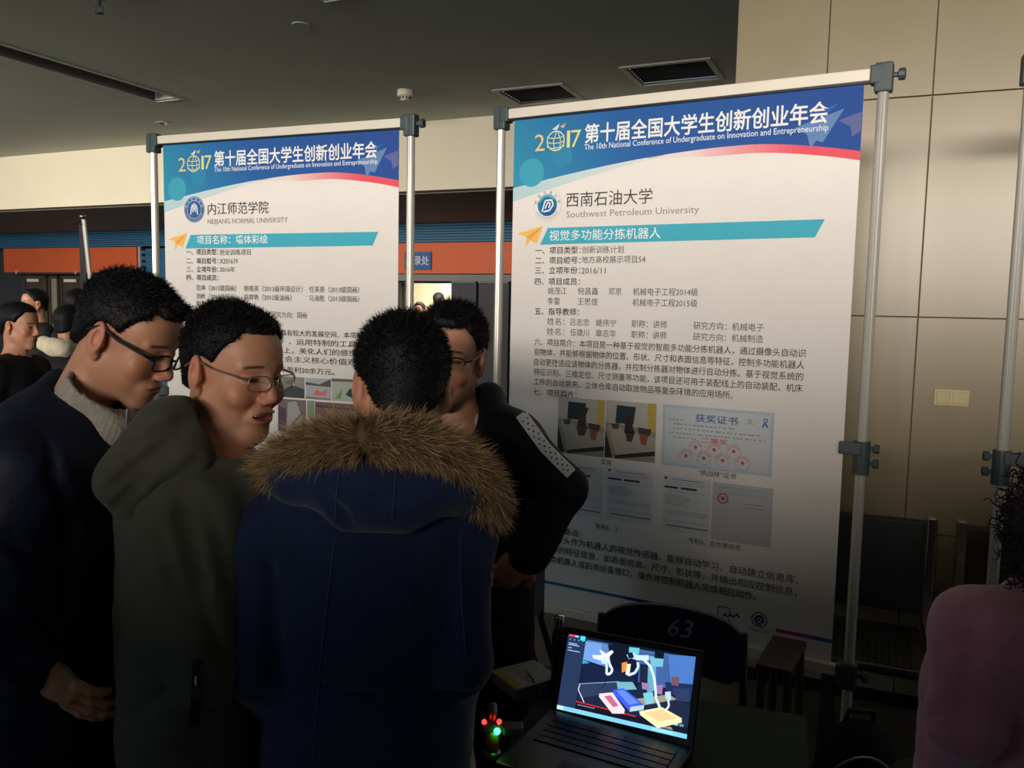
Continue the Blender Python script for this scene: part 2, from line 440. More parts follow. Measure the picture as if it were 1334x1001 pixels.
# recessed light slots
for k, h in enumerate((HOLES[0], HOLES[3])):
    t = thing('recessed_light', ['long unlit recessed light trough in the ceiling at the upper left', 'unlit recessed light trough at the top edge above the left poster'][k], 'ceiling light', FA, YF)
    a, b, c, d = h
    m_ = MB(); m_.poly([(a, -c, HC), (a, -d, HC), (a, -d, HC + .12), (a, -c, HC + .12)]); m_.poly([(b, -c, HC), (b, -c, HC + .12), (b, -d, HC + .12), (b, -d, HC)])
    m_.poly([(a, -c, HC), (a, -c, HC + .12), (b, -c, HC + .12), (b, -c, HC)]); m_.poly([(a, -d, HC), (b, -d, HC), (b, -d, HC + .12), (a, -d, HC + .12)])
    m_.poly([(a, -c, HC + .12), (a, -d, HC + .12), (b, -d, HC + .12), (b, -c, HC + .12)]); m_.build('housing', 'ceildark', t)
    m_ = MB(); m_.box((a + .02, -c - .015, HC + .0), (b - .02, -c - .035, HC + .11)); m_.build('end_plate', 'fascia', t)
    m_ = MB()
    for (x0, x1, y0, y1) in ((a - .02, a, -c + .02, -d - .02), (b, b + .02, -c + .02, -d - .02), (a, b, -c + .02, -c), (a, b, -d, -d - .02)): m_.box((x0, y0, HC - .008), (x1, y1, HC + .004))
    m_.build('trim_frame', 'ceil', t)
    m_ = MB(); m_.tube([(a + .14, -c - .08, HC + .07), (a + .14, -c - 1.2, HC + .07)], .013, 8); m_.build('lamp_tube', 'rail', t)
for k, h in enumerate(HOLES[1:3]):
    t = thing('ceiling_vent', ['rectangular ceiling air vent further left, above the right poster', 'rectangular slatted ceiling air vent nearer the tan wall'][k], 'vent', FA, YF)
    a, b, c, d = h
    m_ = MB()
    for (x0, x1, y0, y1) in ((a - .04, a, -c + .04, -d - .04), (b, b + .04, -c + .04, -d - .04), (a, b, -c + .04, -c), (a, b, -d, -d - .04)): m_.box((x0, y0, HC - .012), (x1, y1, HC + .01))
    m_.build('vent_frame', 'vent', t)
    m_ = MB(); m_.box((a, -c, HC + .1), (b, -d, HC + .11)); m_.build('backing', 'darkgrey', t)
    ns = 9; w = (d - c) / ns
    for q in range(ns):
        y = -c - (q + .5) * w
        m_ = MB(); R_ = np.array([[1, 0, 0], [0, math.cos(.9), -math.sin(.9)], [0, math.sin(.9), math.cos(.9)]])
        m_.box((a - 0, -w * .45, -.002), (b, w * .45, .002), R=R_, o=(0, y, HC + .025)); m_.build('slat', 'ceildark', t)
# bulkhead fascia, soffit, back wall
mb = MB(); mb.box((-14, 0, 2.73), (9, .15, HC + .1)); frame_obj(mb, 'wall_bulkhead', 'fascia', FA, YF)
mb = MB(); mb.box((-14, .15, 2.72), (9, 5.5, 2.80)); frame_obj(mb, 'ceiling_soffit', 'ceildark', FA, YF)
BA = np.array([-0.74, 11.4, 0]); YB = -0.41
ob = lambda mb, n, m: frame_obj(mb, n, m, BA, YB)
mb = MB(); mb.box((-14, .3, 0), (-1.1, .4, 2.8)); mb.box((-.17, .3, 0), (6, .4, 2.8)); mb.box((-1.1, .3, 1.93), (-.17, .4, 2.8)); backwall = ob(mb, 'wall_back', 'darkgrey')
# blue ribbed shutter above and between the openings
t = thing('roller_shutter', 'blue horizontally ribbed shutter fascia above the orange boards', 'shutter', BA, YB)
for k in range(7):
    z = 2.46 + k * .037
    m_ = MB(); m_.box((-14, -.0, z + .003), (6, .03, z + .034), bev=.004); m_.build('slat', 'blue', t)
t = thing('ribbed_column_panel', 'blue ribbed panel beside the left poster pole, right of orange board', 'wall panel', BA, YB)
for k in range(62):
    z = 0.1 + k * .0375
    m_ = MB(); m_.box((-5.93, .05, z), (-5.1, .09, z + .034)); m_.build('slat', 'blue', t)
m_ = MB(); m_.box((-5.97, .02, 0), (-5.93, .06, 2.46)); m_.build('corner_post', 'alu', t)
for k in range(9): 
    m_ = MB(); m_.box((-5.88, .0, 1.7 + k * .1), (-5.84, .05, 1.74 + k * .1)); m_.build('bracket', 'plastic', t)
t = thing('orange_header_board', 'long orange header board above the brown doors at far left', 'signboard', BA, YB)
m_ = MB(); m_.box((-9.24, 0, 2.03), (-5.99, .06, 2.455), bev=.006); m_.build('board', 'orange', t)
m_ = MB(); m_.box((-9.24, -.02, 2.0), (-5.97, .05, 2.03)); m_.build('bottom_rail', 'darkgrey', t)
for s in (-8.9, -7.4, -6.5): m_ = MB(); m_.box((s, -.03, 2.0), (s + .03, .0, 2.06)); m_.build('bracket', 'alu', t)
t = thing('orange_header_board', 'orange header board with a small blue sign, over the bright doorway', 'signboard', BA, YB)
m_ = MB(); m_.box((-1.9, 0, 2.03), (0.95, .06, 2.455), bev=.006); m_.build('board', 'orange', t)
m_ = MB(); m_.box((-1.9, .0, 1.93), (0.95, .07, 2.02)); m_.build('bottom_rail', 'ceildark', t)
# doors of the far left opening
for k, (a, b, c) in enumerate(((-8.95, -8.35, 'door'), (-8.3, -8.05, 'glassy'), (-8.0, -7.0, 'door'), (-6.95, -6.55, 'door'), (-6.5, -6.1, 'glassy'))):
    o = thing('door', ['narrow brown door leaf at the far left edge', 'pale pane between the brown doors at far left', 'wide brown door behind the standing crowd at left', 'brown door next to the leaning pole at left', 'pale pane beside the blue ribbed panel'][k], 'door', BA, YB)
    m_ = MB(); m_.box((a, .18, 0.02), (b, .26, 1.98), bev=.01); m_.build('leaf', c, o)
    m_ = MB()
    for (x0, x1, z0, z1) in ((a, a + .04, .02, 1.98), (b - .04, b, .02, 1.98), (a, b, 1.93, 1.98)): m_.box((x0, .15, z0), (x1, .19, z1))
    m_.build('door_frame', 'door', o)
    if c == 'door':
        m_ = MB(); m_.box((a + .12, .13, 1.87), (min(b, a + .45) - .03, .15, 1.92)); m_.build('door_sign', 'rail', o)
        m_ = MB(); m_.tube([(b - .08, .12, .95), (b - .08, .12, 1.35)], .012, 8); m_.build('door_handle', 'chrome', o)
# bright room beyond the middle doorway
mb = MB(); mb.box((-2.6, 2.6, 0), (1.4, 2.7, 2.6)); ob(mb, 'wall_far_room', 'bright')
mb = MB(); mb.box((-1.14, .25, 0), (-1.1, .5, 1.93)); mb.box((-.17, .25, 0), (-.11, .5, 1.93)); mb.box((-1.14, .25, 1.91), (-.11, .5, 1.95)); ob(mb, 'trim_doorway', 'darkgrey')
def bp(s, d, z): return BA + rotz(YB) @ np.array([s, d, 0]) + np.array([0, 0, z])
lp = bpy.data.lights.new('far_room_lamp', 'AREA'); lp.energy = 160; lp.size = 1.2; lp.color = (1, .93, .78)
lo = bpy.data.objects.new('far_room_lamp', lp); COL.objects.link(lo); lo.location = tuple(bp(-.6, 1.3, 2.5)); lo.rotation_euler = (0.6, 0, YB)
for k, (s0, s1, z0, z1, c, lab) in enumerate(((-1.25, -.95, 1.35, 1.93, (232, 214, 180), 'cream notice on the far wall at the left of the doorway'), (-.82, -.50, 1.5, 1.93, (205, 52, 34), 'red notice on the far wall seen through the doorway'), (-.40, -.05, 1.4, 1.95, (240, 214, 130), 'yellow notice on the far wall at the right of the doorway'))):
    t = thing('wall_poster', lab, 'poster', bp(0, 0, 0), YB)
    m_ = MB(); m_.box((s0, 2.57, z0), (s1, 2.595, z1), col=c); m_.build('sheet', 'vcol', t)
    m_ = MB()
    for q in range(3): m_.box((s0 + .04, 2.562, z1 - .1 - q * .1), (s1 - .05 - .03 * q, 2.572, z1 - .06 - q * .1), col=(250, 236, 200) if k == 1 else (200, 60, 40))
    m_.build('print', 'vcol', t)
# dark cabinet columns right of the doorway
for k, (a, b) in enumerate(((-.08, .30), (.33, .78))):
    o = thing('dark_partition', ['dark grey partition panel just right of the bright doorway', 'dark grey partition panel behind the right poster left pole'][k], 'partition', BA, YB)
    m_ = MB(); m_.box((a, -.1, 0), (b, .2, 1.9), bev=.01); m_.build('panel', 'darkgrey', o)
    m_ = MB(); m_.box((a, -.12, 1.9), (b, .2, 1.93)); m_.build('cap', 'plastic', o)
# tan tiled wall behind the right poster
WA = np.array([1.034, 3.509, 0.0]); YW = -0.40
def tw(s, d, z): return WA + rotz(YW) @ np.array([s, d, 0]) + np.array([0, 0, z])
mb = MB(); mb.box((-.14, .02, 0), (4.2, .5, HC)); wall_r = frame_obj(mb, 'wall_right', 'grout', WA, YW)
zs = [0.05, .73, 1.59, 2.44, 3.29, 3.4]; ss = [-.14, .22, .605, 1.0, 1.4, 1.8, 2.2, 2.6, 3.0]
for j in range(len(zs) - 1):
    for i in range(len(ss) - 1):
        m_ = MB(); g = .0022; m_.box((ss[i] + g, random.uniform(-.0006, .0006), zs[j] + g), (ss[i + 1] - g, .0205, zs[j + 1] - g), bev=.0012); o = m_.build('tile', 'tile', wall_r)
mb = MB(); mb.box((-.145, -.012, 0), (3.5, .02, .05)); frame_obj(mb, 'baseboard_right', 'plastic', WA, YW)
# light switch
sw = thing('light_switch', 'ivory two-gang light switch on the tan tiled wall', 'light switch', tw(.74, 0, 1.28), YW)
m_ = MB(); m_.box((-.062, -.010, -.033), (.062, -.0005, .033), bev=.003); m_.build('plate', 'switch', sw)
for s in (-1, 1): m_ = MB(); m_.box((s * .029 - .024, -.014, -.024), (s * .029 + .024, -.009, .024), bev=.002); m_.build('rocker', 'switch', sw)
# hall side wall, far left; unseen blocker added behind the camera to shade the lower half
mb = MB(); mb.box((-11.6, -8, 0), (-11.5, 1.5, HC)); struct(mb.build('wall_left', 'wallback'))
mb = MB(); mb.box((-4.2, -3.1, 0), (7, -3.0, 2.14)); struct(mb.build('low_light_blocker', 'wallback'))
mb = MB(); mb.box((-14, -7.2, 0), (9, -7.1, 1.95)); mb.box((-14, -7.2, 3.3), (9, -7.1, HC)); mb.box((-14, -7.2, 1.9), (-8.5, -7.1, 3.35)); mb.box((1.6, -7.2, 1.9), (9, -7.1, 3.35)); struct(mb.build('wall_window_side', 'wallback'))
# smoke detector, sprinkler, spot
t = thing('smoke_detector', 'round cream smoke detector on the ceiling above the left poster', 'smoke detector', onz(528, 118, HC))
def lathe(mb, prof, n=20, c=(0, 0, 0), col=None):
    i0 = len(mb.v)
    for (r, z) in prof:
        for k in range(n): a = 2 * PI * k / n; mb.v.append((c[0] + r * math.cos(a), c[1] + r * math.sin(a), c[2] + z)); mb.c.append(col or mb.col)
    for j in range(len(prof) - 1):
        for k in range(n): k2 = (k + 1) % n; mb.f.append((i0 + j * n + k, i0 + (j + 1) * n + k, i0 + (j + 1) * n + k2, i0 + j * n + k2))
    return mb
m_ = MB(); lathe(m_, [(.0, 0), (.068, 0), (.068, -.045), (.058, -.052), (.0, -.052)]); m_.build('base', 'fascia', t, True)
m_ = MB(); lathe(m_, [(.046, -.052), (.044, -.08), (.0, -.082)]); m_.build('sensor_cap', 'fascia', t, True)
for k in range(10):
    a = 2 * PI * k / 10; m_ = MB(); m_.box((-.006, -.003, -.009), (.006, .003, .009), R=rotz(a + PI / 2), o=(.046 * math.cos(a), .046 * math.sin(a), -.064)); m_.build('slot', 'plastic', t)
t = thing('sprinkler_head', 'small dark sprinkler hanging from the ceiling at upper left', 'sprinkler', onz(129, -6, HC))
m_ = MB(); lathe(m_, [(.0, 0), (.045, 0), (.04, -.02), (.012, -.022), (.012, -.06), (.0, -.06)]); m_.build('base', 'clamp', t, True)
m_ = MB(); m_.tube([(-.02, 0, -.06), (-.024, 0, -.08), (0, 0, -.1), (.024, 0, -.08), (.02, 0, -.06)], .003, 6); m_.build('frame_arms', 'clamp', t)
m_ = MB(); lathe(m_, [(.0, -.1), (.025, -.1), (.025, -.104), (.0, -.104)]); m_.build('deflector', 'clamp', t)
t = thing('ceiling_spotlight', 'small round ceiling spotlight above the left end of the left poster', 'ceiling light', onz(214, 160, HC))
m_ = MB(); lathe(m_, [(.05, 0), (.085, 0), (.085, -.008), (.05, -.012), (.05, 0)]); m_.build('ring', 'vent', t, True)
m_ = MB(); m_.ball((.03, 0, -.006), (.03, .03, .014)); m_.build('bulb', 'rail', t, True)
t = thing('ceiling_plate', 'tiny round cover plate on the ceiling above the left poster', 'cover plate', onz(392, 32, HC))
m_ = MB(); lathe(m_, [(.0, -.006), (.055, -.006), (.06, 0)]); m_.build('plate', 'ceil', t)

# ------------------------------------------------------------------ posters
_FONT = None
def text_geo(body, bold=0.0, shear=0.0, sp=1.0):
    cu = bpy.data.curves.new('t', 'FONT'); cu.body = body; cu.size = 1; cu.resolution_u = 2; cu.offset = bold; cu.shear = shear; cu.space_character = sp
    o = bpy.data.objects.new('t', cu); COL.objects.link(o); dg = bpy.context.evaluated_depsgraph_get(); dg.update()
    me = bpy.data.meshes.new_from_object(o.evaluated_get(dg)); n = len(me.vertices); co = np.zeros(n * 3); me.vertices.foreach_get('co', co); co = co.reshape(-1, 3)
    fs = [tuple(p.vertices) for p in me.polygons]
    bpy.data.objects.remove(o); bpy.data.curves.remove(cu); bpy.data.meshes.remove(me); return co[:, :2], fs
def put_text(mb, body, x0, zc, h, x1=None, col=(60, 58, 56), y=-.0022, bold=0.0, shear=0.0, ang=0.0, R=None, o=None):
    co, fs = text_geo(body, bold, shear)
    lo = co.min(0); hi = co.max(0); cjk = any(ord(c) > 0x2e80 for c in body)
    sy = h / (0.92 if cjk else 0.74)
    base = -0.12 if cjk else 0.0; mid = (0.92 / 2 + base) if cjk else 0.36
    sx = sy if x1 is None else (x1 - x0) / (hi[0] - lo[0])
    x = x0 + (co[:, 0] - lo[0]) * sx; z = zc + (co[:, 1] - mid) * sy
    if ang:
        cx = x0; dx = x - cx; dz = z - zc; x = cx + dx * math.cos(ang) - dz * math.sin(ang); z = zc + dx * math.sin(ang) + dz * math.cos(ang)
    P = np.stack([x, np.full(len(x), y), z], 1)
    if R is not None: P = P @ np.array(R).T
    if o is not None: P = P + np.array(o)
    i = len(mb.v); mb.v += [tuple(p) for p in P]; mb.c += [col] * len(P); mb.f += [tuple(i + k for k in f) for f in fs]
def disc(mb, cx, cz, r, col, y, r0=0.0, n=28, a0=0, a1=2 * PI):
    for k in range(n):
        a = a0 + (a1 - a0) * k / n; b = a0 + (a1 - a0) * (k + 1) / n
        if r0 > 0: mb.poly([(cx + r0 * math.cos(a), y, cz + r0 * math.sin(a)), (cx + r * math.cos(a), y, cz + r * math.sin(a)), (cx + r * math.cos(b), y, cz + r * math.sin(b)), (cx + r0 * math.cos(b), y, cz + r0 * math.sin(b))], col)
        else: mb.poly([(cx, y, cz), (cx + r * math.cos(a), y, cz + r * math.sin(a)), (cx + r * math.cos(b), y, cz + r * math.sin(b))], col)
def rect(mb, x0, z0, x1, z1, col, y): mb.poly([(x0, y, z0), (x1, y, z0), (x1, y, z1), (x0, y, z1)], col)
def pol(mb, pts, col, y): mb.poly([(p[0], y, p[1]) for p in pts], col)
def line(mb, pts, w, col, y):
    for (a, b) in zip(pts[:-1], pts[1:]):
        a = np.array(a, float); b = np.array(b, float); d = b - a; n = np.array([-d[1], d[0]]); n = n / (np.linalg.norm(n) + 1e-9) * w / 2
        mb.poly([(a[0] - n[0], y, a[1] - n[1]), (b[0] - n[0], y, b[1] - n[1]), (b[0] + n[0], y, b[1] + n[1]), (a[0] + n[0], y, a[1] + n[1])], col)
def mixc(a, b, t): return tuple(a[i] + (b[i] - a[i]) * t for i in range(3))
PX0, PX1, PZ0, PZ1 = .026, 1.186, .522, 2.268
WHITE = (232, 226, 218)
def knob(mb, c, d, r, l, n=10):
    """fluted screw knob: stem + disc"""
    c = np.array(c, float); d = nrm(d); mb.tube([c, c + d * l * .45], r * .45, 8); mb.tube([c + d * l * .45, c + d * l * .5, c + d * l * .95, c + d * l], [r * .8, r, r, r * .8], n)
def stand_frame(root, mids, right_knob=True, only_left=False):
    for sx in ((-.027, 1.238) if not only_left else (-.027, 1.238)):
        m_ = MB(); n = 24; pts = []
        # fluted aluminium pole: round profile with vertical grooves
        i0 = 0
        for z in (0.02, 2.24):
            for k in range(n):
                a = 2 * PI * k / n; r = .0155 if k % 6 else .0128; m_.v.append((sx + r * math.cos(a), r * math.sin(a), z)); m_.c.append((200, 200, 200))
        for k in range(n): k2 = (k + 1) % n; m_.f.append((k, k2, n + k2, n + k))
        m_.build('pole', 'alu', root)
        m_ = MB(); m_.tube([(sx, 0, 0), (sx, 0, .02)], .03, 14); m_.build('foot', 'clamp', root)
    # top rail
    m_ = MB(); m_.box((-.004, -.014, 2.268), (1.212, .014, 2.302), bev=.003); m_.build('top_rail', 'rail', root)
    m_ = MB(); m_.box((-.004, -.010, 2.262), (1.212, .010, 2.268)); m_.build('rail_groove', 'plastic', root)
    m_ = MB(); m_.box((-.004, -.014, .488), (1.212, .014, .520), bev=.003); m_.build('bottom_rail', 'rail', root)
    for sx, sg in ((-.027, 1), (1.238, -1)):
        for z in (2.285, .504):
            c = MB(); c.box((sx - .024, -.022, z - .052), (sx + .024, .022, z + .03), bev=.006)
            c.box((sx + sg * .006, -.024, z - .028), (sx + sg * .036, .02, z + .024), bev=.004)
            c.box((sx - .001, -.0245, z - .05), (sx + .003, -.02, z + .028)); cl = c.build('clamp', 'clamp', root)
            k_ = MB(); knob(k_, (sx - sg * .022, 0, z - .005), (-sg, 0, 0), .017, .034) if (sg < 0 or z < 1) else knob(k_, (sx, .02, z), (0, 1, 0), .017, .03)
            k_.build('knob', 'clamp', cl)
        z = mids
        c = MB(); c.tube([(sx, 0, z - .055), (sx, 0, z + .045)], .024, 14); c.box((sx, -.03, z + .005), (sx + sg * .062, -.004, z + .042), bev=.004); cl = c.build('joint_clamp', 'clamp', root)
        for dz in (.025, -.02): k_ = MB(); knob(k_, (sx - sg * .018, 0, z + dz), (-sg, 0, 0), .014, .03); k_.build('knob', 'clamp', cl)
def header(ps):
    """printed blue band with arc, planes, title"""
    m_ = MB(); n = 60; y = -.0008
    def zb(u): # lower edge of the blue band
        return 2.025 + (2.115 - 2.025) * math.sin(min(u, .72) / .72 * PI / 2) - (0 if u < .72 else .043 * ((u - .72) / .28) ** 1.6)
    for i in range(n):
        for j in range(6):
            for_ = []
            us = (i / n, (i + 1) / n)
            pts = []
            for (u, w) in ((us[0], j / 6), (us[1], j / 6), (us[1], (j + 1) / 6), (us[0], (j + 1) / 6)):
                z = zb(u) + (PZ1 - zb(u)) * w; pts.append((PX0 + (PX1 - PX0) * u, y, z))
            i0 = len(m_.v); m_.v += pts
            for (u, w) in ((us[0], j / 6), (us[1], j / 6), (us[1], (j + 1) / 6), (us[0], (j + 1) / 6)):
                m_.c.append(mixc(mixc((52, 146, 176), (44, 98, 164), min(1, u * 2.2 + w * .25)), (44, 78, 150), max(0, u * 1.2 - .3)))
            m_.f.append((i0, i0 + 1, i0 + 2, i0 + 3))
    for i in range(n):
        u0, u1 = i / n, (i + 1) / n; X = lambda u: PX0 + (PX1 - PX0) * u
        if u1 < .5:
            w0, w1 = .048 * (1 - u0 / .5), .048 * (1 - u1 / .5); m_.poly([(X(u0), y, zb(u0) - w0), (X(u1), y, zb(u1) - w1), (X(u1), y, zb(u1)), (X(u0), y, zb(u0))], mixc((178, 208, 212), (226, 224, 218), u0 * 1.8))
        if u0 > .42:
            w0 = .026; m_.poly([(X(u0), y, zb(u0) - w0 * (min(1, (u0 - .42) * 5))), (X(u1), y, zb(u1) - w0 * (min(1, (u1 - .42) * 5))), (X(u1), y, zb(u1)), (X(u0), y, zb(u0))], mixc((232, 214, 206), (230, 88, 102), max(0, (u0 - .55) / .3) if u0 < .85 else 1))
    m_.build('header_band', 'print', ps)
    y = -.0014
    for (cx, cz, r, c) in ((.10, 2.075, .050, (66, 160, 184)), (.22, 2.125, .04, (52, 136, 174)), (.33, 2.19, .03, (48, 114, 168)), (.14, 2.17, .03, (50, 128, 170))):
        m_ = MB(); disc(m_, cx, cz, r, c, y); m_.build('header_bubble', 'print', ps); y -= .00012
    for pts, c in (([(1.0, 2.155), (1.135, 2.198), (1.08, 2.105), (1.062, 2.112), (1.045, 2.088), (1.035, 2.13)], (104, 136, 184)), ([(1.12, 2.165), (1.184, 2.185), (1.184, 2.13), (1.16, 2.115), (1.155, 2.145)], (98, 106, 156)), ([(1.07, 2.2), (1.12, 2.215), (1.09, 2.19)], (56, 106, 172))):
        m_ = MB(); pol(m_, pts, c, -.0014); m_.build('header_paper_plane', 'print', ps)
    m_ = MB()
    put_text(m_, '第十届全国大学生创新创业年会', .303, 2.190, .062, 1.092, (240, 240, 238), -.0022, bold=.017)
    put_text(m_, 'The 10th National Conference of Undergraduate on Innovation and Entrepreneurship', .303, 2.149, .020, 1.094, (226, 232, 240), -.0022, bold=.006)
    y = -.0022
    put_text(m_, '2', .111, 2.178, .062, .150, (226, 204, 140), y); put_text(m_, '1', .236, 2.182, .062, .248, (222, 226, 150), y); put_text(m_, '7', .252, 2.182, .062, .290, (216, 220, 140), y)
    disc(m_, .193, 2.178, .035, (226, 228, 176), y, .031)
    for a in range(3): line(m_, [(.193 + .033 * math.cos(t_), 2.178 + (a - 1) * .017 + .008 * math.sin(t_ * 1)) for t_ in np.linspace(-PI, 0, 9)], .003, (226, 226, 180), y)
    line(m_, [(.19, 2.145), (.184, 2.178), (.196, 2.212)], .003, (226, 226, 180), y); line(m_, [(.21, 2.150), (.212, 2.178), (.2, 2.21)], .003, (226, 226, 180), y)
    pol(m_, [(.178, 2.218), (.207, 2.236), (.202, 2.222), (.196, 2.214)], (200, 224, 236), y); pol(m_, [(.208, 2.226), (.232, 2.236), (.222, 2.218)], (228, 170, 140), y)
    m_.build('title_lettering', 'print', ps)
def bar(ps, texts, y0=1.879):
    m_ = MB(); pol(m_, [(.141, y0 - .058), (1.072, y0 - .053), (1.098, y0), (.170, y0)], (72, 176, 196), -.0012)
    m_.build('heading_bar', 'print', ps)
    m_ = MB(); pol(m_, [(.045, 1.862), (.150, 1.886), (.125, 1.825), (.1, 1.838), (.082, 1.815), (.085, 1.85)], (246, 196, 96), -.0014)
    pol(m_, [(.085, 1.85), (.150, 1.886), (.1, 1.838)], (238, 164, 88), -.0018); m_.build('paper_plane', 'print', ps)
DK, MD, LT = (62, 60, 60), (92, 90, 88), (150, 146, 142)
def poster_base(root):
    m_ = MB(); n = 24
    # cloth sheet hung in the rails, a few millimetres thick, with a faint belly
    ps = MB(); ps.box((PX0, 0, PZ0), (PX1, .0015, PZ1), col=WHITE); return ps.build('poster', 'print', root)
def display_stand(label, loc, yaw, mid):
    r = thing('display_stand', label, 'display stand', loc, yaw); stand_frame(r, mid); return r
# --- right poster
S1 = display_stand('larger poster stand at right with a long robot text, before the tan wall', (-.0323, 3.0531, 0), -.508, 1.175)
P1 = poster_base(S1); header(P1); bar(P1, None)
m_ = MB()
put_text(m_, '视觉多功能分拣机器人', .177, 1.850, .036, .587, (240, 244, 244), bold=.006)
put_text(m_, '西南石油大学', .240, 1.971, .05, .554, (70, 68, 68))
put_text(m_, 'Southwest Petroleum University', .241, 1.924, .024, .713, LT)
def row(mb, z, items, h=.025, col=DK, bold=0.004):
    for (t_, a, b) in items: put_text(mb, t_, a, z, h, b, col, bold=bold)
row(m_, 1.799, [('一、项目类型：', .123, .300)], bold=.008); row(m_, 1.799, [('创新训练计划', .305, .459)], col=MD, bold=0)
row(m_, 1.764, [('二、项目编号：', .123, .300)], bold=.008); row(m_, 1.765, [('地方高校展示项目54', .305, .537)], col=MD, bold=0)
row(m_, 1.729, [('三、立项年份：', .123, .300)], bold=.008); row(m_, 1.729, [('2016/11', .305, .395)], h=.022, col=MD, bold=0)
row(m_, 1.690, [('四、项目成员：', .123, .300)], bold=.008)
row(m_, 1.657, [('姚茂江', .176, .250), ('何昌鑫', .293, .370), ('邓京', .408, .456), ('机械电子工程2014级', .497, .720)], col=MD, bold=0)
row(m_, 1.621, [('李雷', .176, .224), ('王思佳', .293, .370), ('机械电子工程2015级', .497, .720)], col=MD, bold=0)
row(m_, 1.584, [('五、指导教师：', .125, .300)], bold=.008)
row(m_, 1.549, [('姓名：', .176, .245), ('吕志忠', .268, .340), ('姚伟宁', .365, .440), ('职称：讲师', .496, .620), ('研究方向：机械电子', .710, .934)], col=MD, bold=0)
row(m_, 1.513, [('姓名：', .176, .245), ('伍建川', .268, .340), ('章志华', .365, .440), ('职称：讲师', .496, .620), ('研究方向：机械制造', .710, .934)], col=MD, bold=0)
row(m_, 1.474, [('六、项目简介：本项目是一种基于视觉的智能多功能分拣机器人，通过摄像头自动识', .127, 1.064)])
row(m_, 1.438, [('别物体，并能够根据物体的位置、形状、尺寸和表面信息等特征，控制多功能机器人', .127, 1.062)])
row(m_, 1.402, [('自动更换适应该物体的分拣器，并控制分拣器对物体进行自动分拣。基于视觉系统的', .127, 1.060)])
row(m_, 1.366, [('特征识别、三维定位、尺寸测量等功能，该项目还可用于装配线上的自动装配、机床', .127, 1.060)])
row(m_, 1.330, [('工件的自动装夹、立体仓库自动取放物品等复杂环境的应用场所。', .127, .848)])
row(m_, 1.293, [('七、项目图片：', .127, .300)], bold=.008)
row(m_, 1.066, [('实体', .400, .440)], h=.02); row(m_, 1.069, [('“挑战杯”证书', .745, .870)], h=.02)
row(m_, .835, [('专利1、2', .385, .470)], h=.02, col=MD); row(m_, .837, [('专利3、合作意向书', .722, .894)], h=.02)
row(m_, .797, [('八、项目创新点：', .127, .331)], bold=.008)
row(m_, .763, [('以摄像头作为机器人的视觉传感器，能够自动学习、自动建立信息库、', .175, 1.078)], h=.027)
row(m_, .724, [('识别物体的特征信息，如表面信息、尺寸、形状等，并输出相应控制信息，', .127, 1.075)], h=.027)
row(m_, .686, [('通过各类机器人或机电设备接口，操作并控制机器人完成相应动作。', .127, .951)], h=.027)
m_.build('lettering', 'print', P1)
# emblem
def ring_text(mb, s, cx, cz, r, h, a0, a1, col, y):
    for k, ch in enumerate(s):
        a = a0 + (a1 - a0) * (k / max(1, len(s) - 1)); co, fs = text_geo(ch); c = (co.min(0) + co.max(0)) / 2; q = (co - c) * h; th = a - PI / 2
        x = q[:, 0] * math.cos(th) - q[:, 1] * math.sin(th) + cx + r * math.cos(a); z = q[:, 0] * math.sin(th) + q[:, 1] * math.cos(th) + cz + r * math.sin(a)
        i = len(mb.v); mb.v += [(float(x[j]), y, float(z[j])) for j in range(len(x))]; mb.c += [col] * len(x); mb.f += [tuple(i + k2 for k2 in f) for f in fs]
m_ = MB(); ex, ez = .166, 1.958
disc(m_, ex, ez, .056, (206, 204, 204), -.0010); disc(m_, ex, ez, .0535, (232, 228, 222), -.0014)
disc(m_, ex, ez, .038, (36, 128, 160), -.0018); disc(m_, ex + .004, ez - .006, .030, (34, 96, 158), -.0021)
disc(m_, ex, ez, .036, (110, 184, 196), -.0024, .030, a0=.6, a1=2.8)
line(m_, [(ex - .020, ez - .022), (ex - .008, ez + .016), (ex + .016, ez + .018), (ex + .024, ez + .002), (ex + .010, ez - .018), (ex - .014, ez - .022)], .006, (226, 234, 236), -.0027)
line(m_, [(ex - .008, ez - .012), (ex + .002, ez + .010), (ex + .012, ez + .006), (ex + .006, ez - .010)], .005, (226, 234, 236), -.0027)
ring_text(m_, '西南石油大学', ex, ez, .0455, .0125, PI * .92, PI * .08, (70, 76, 84), -.0018)
line(m_, [(ex + .0455 * math.cos(a), ez + .0455 * math.sin(a)) for a in np.linspace(PI * 1.15, PI * 1.85, 14)], .006, (196, 196, 200), -.0018)
m_.build('emblem', 'print', P1)
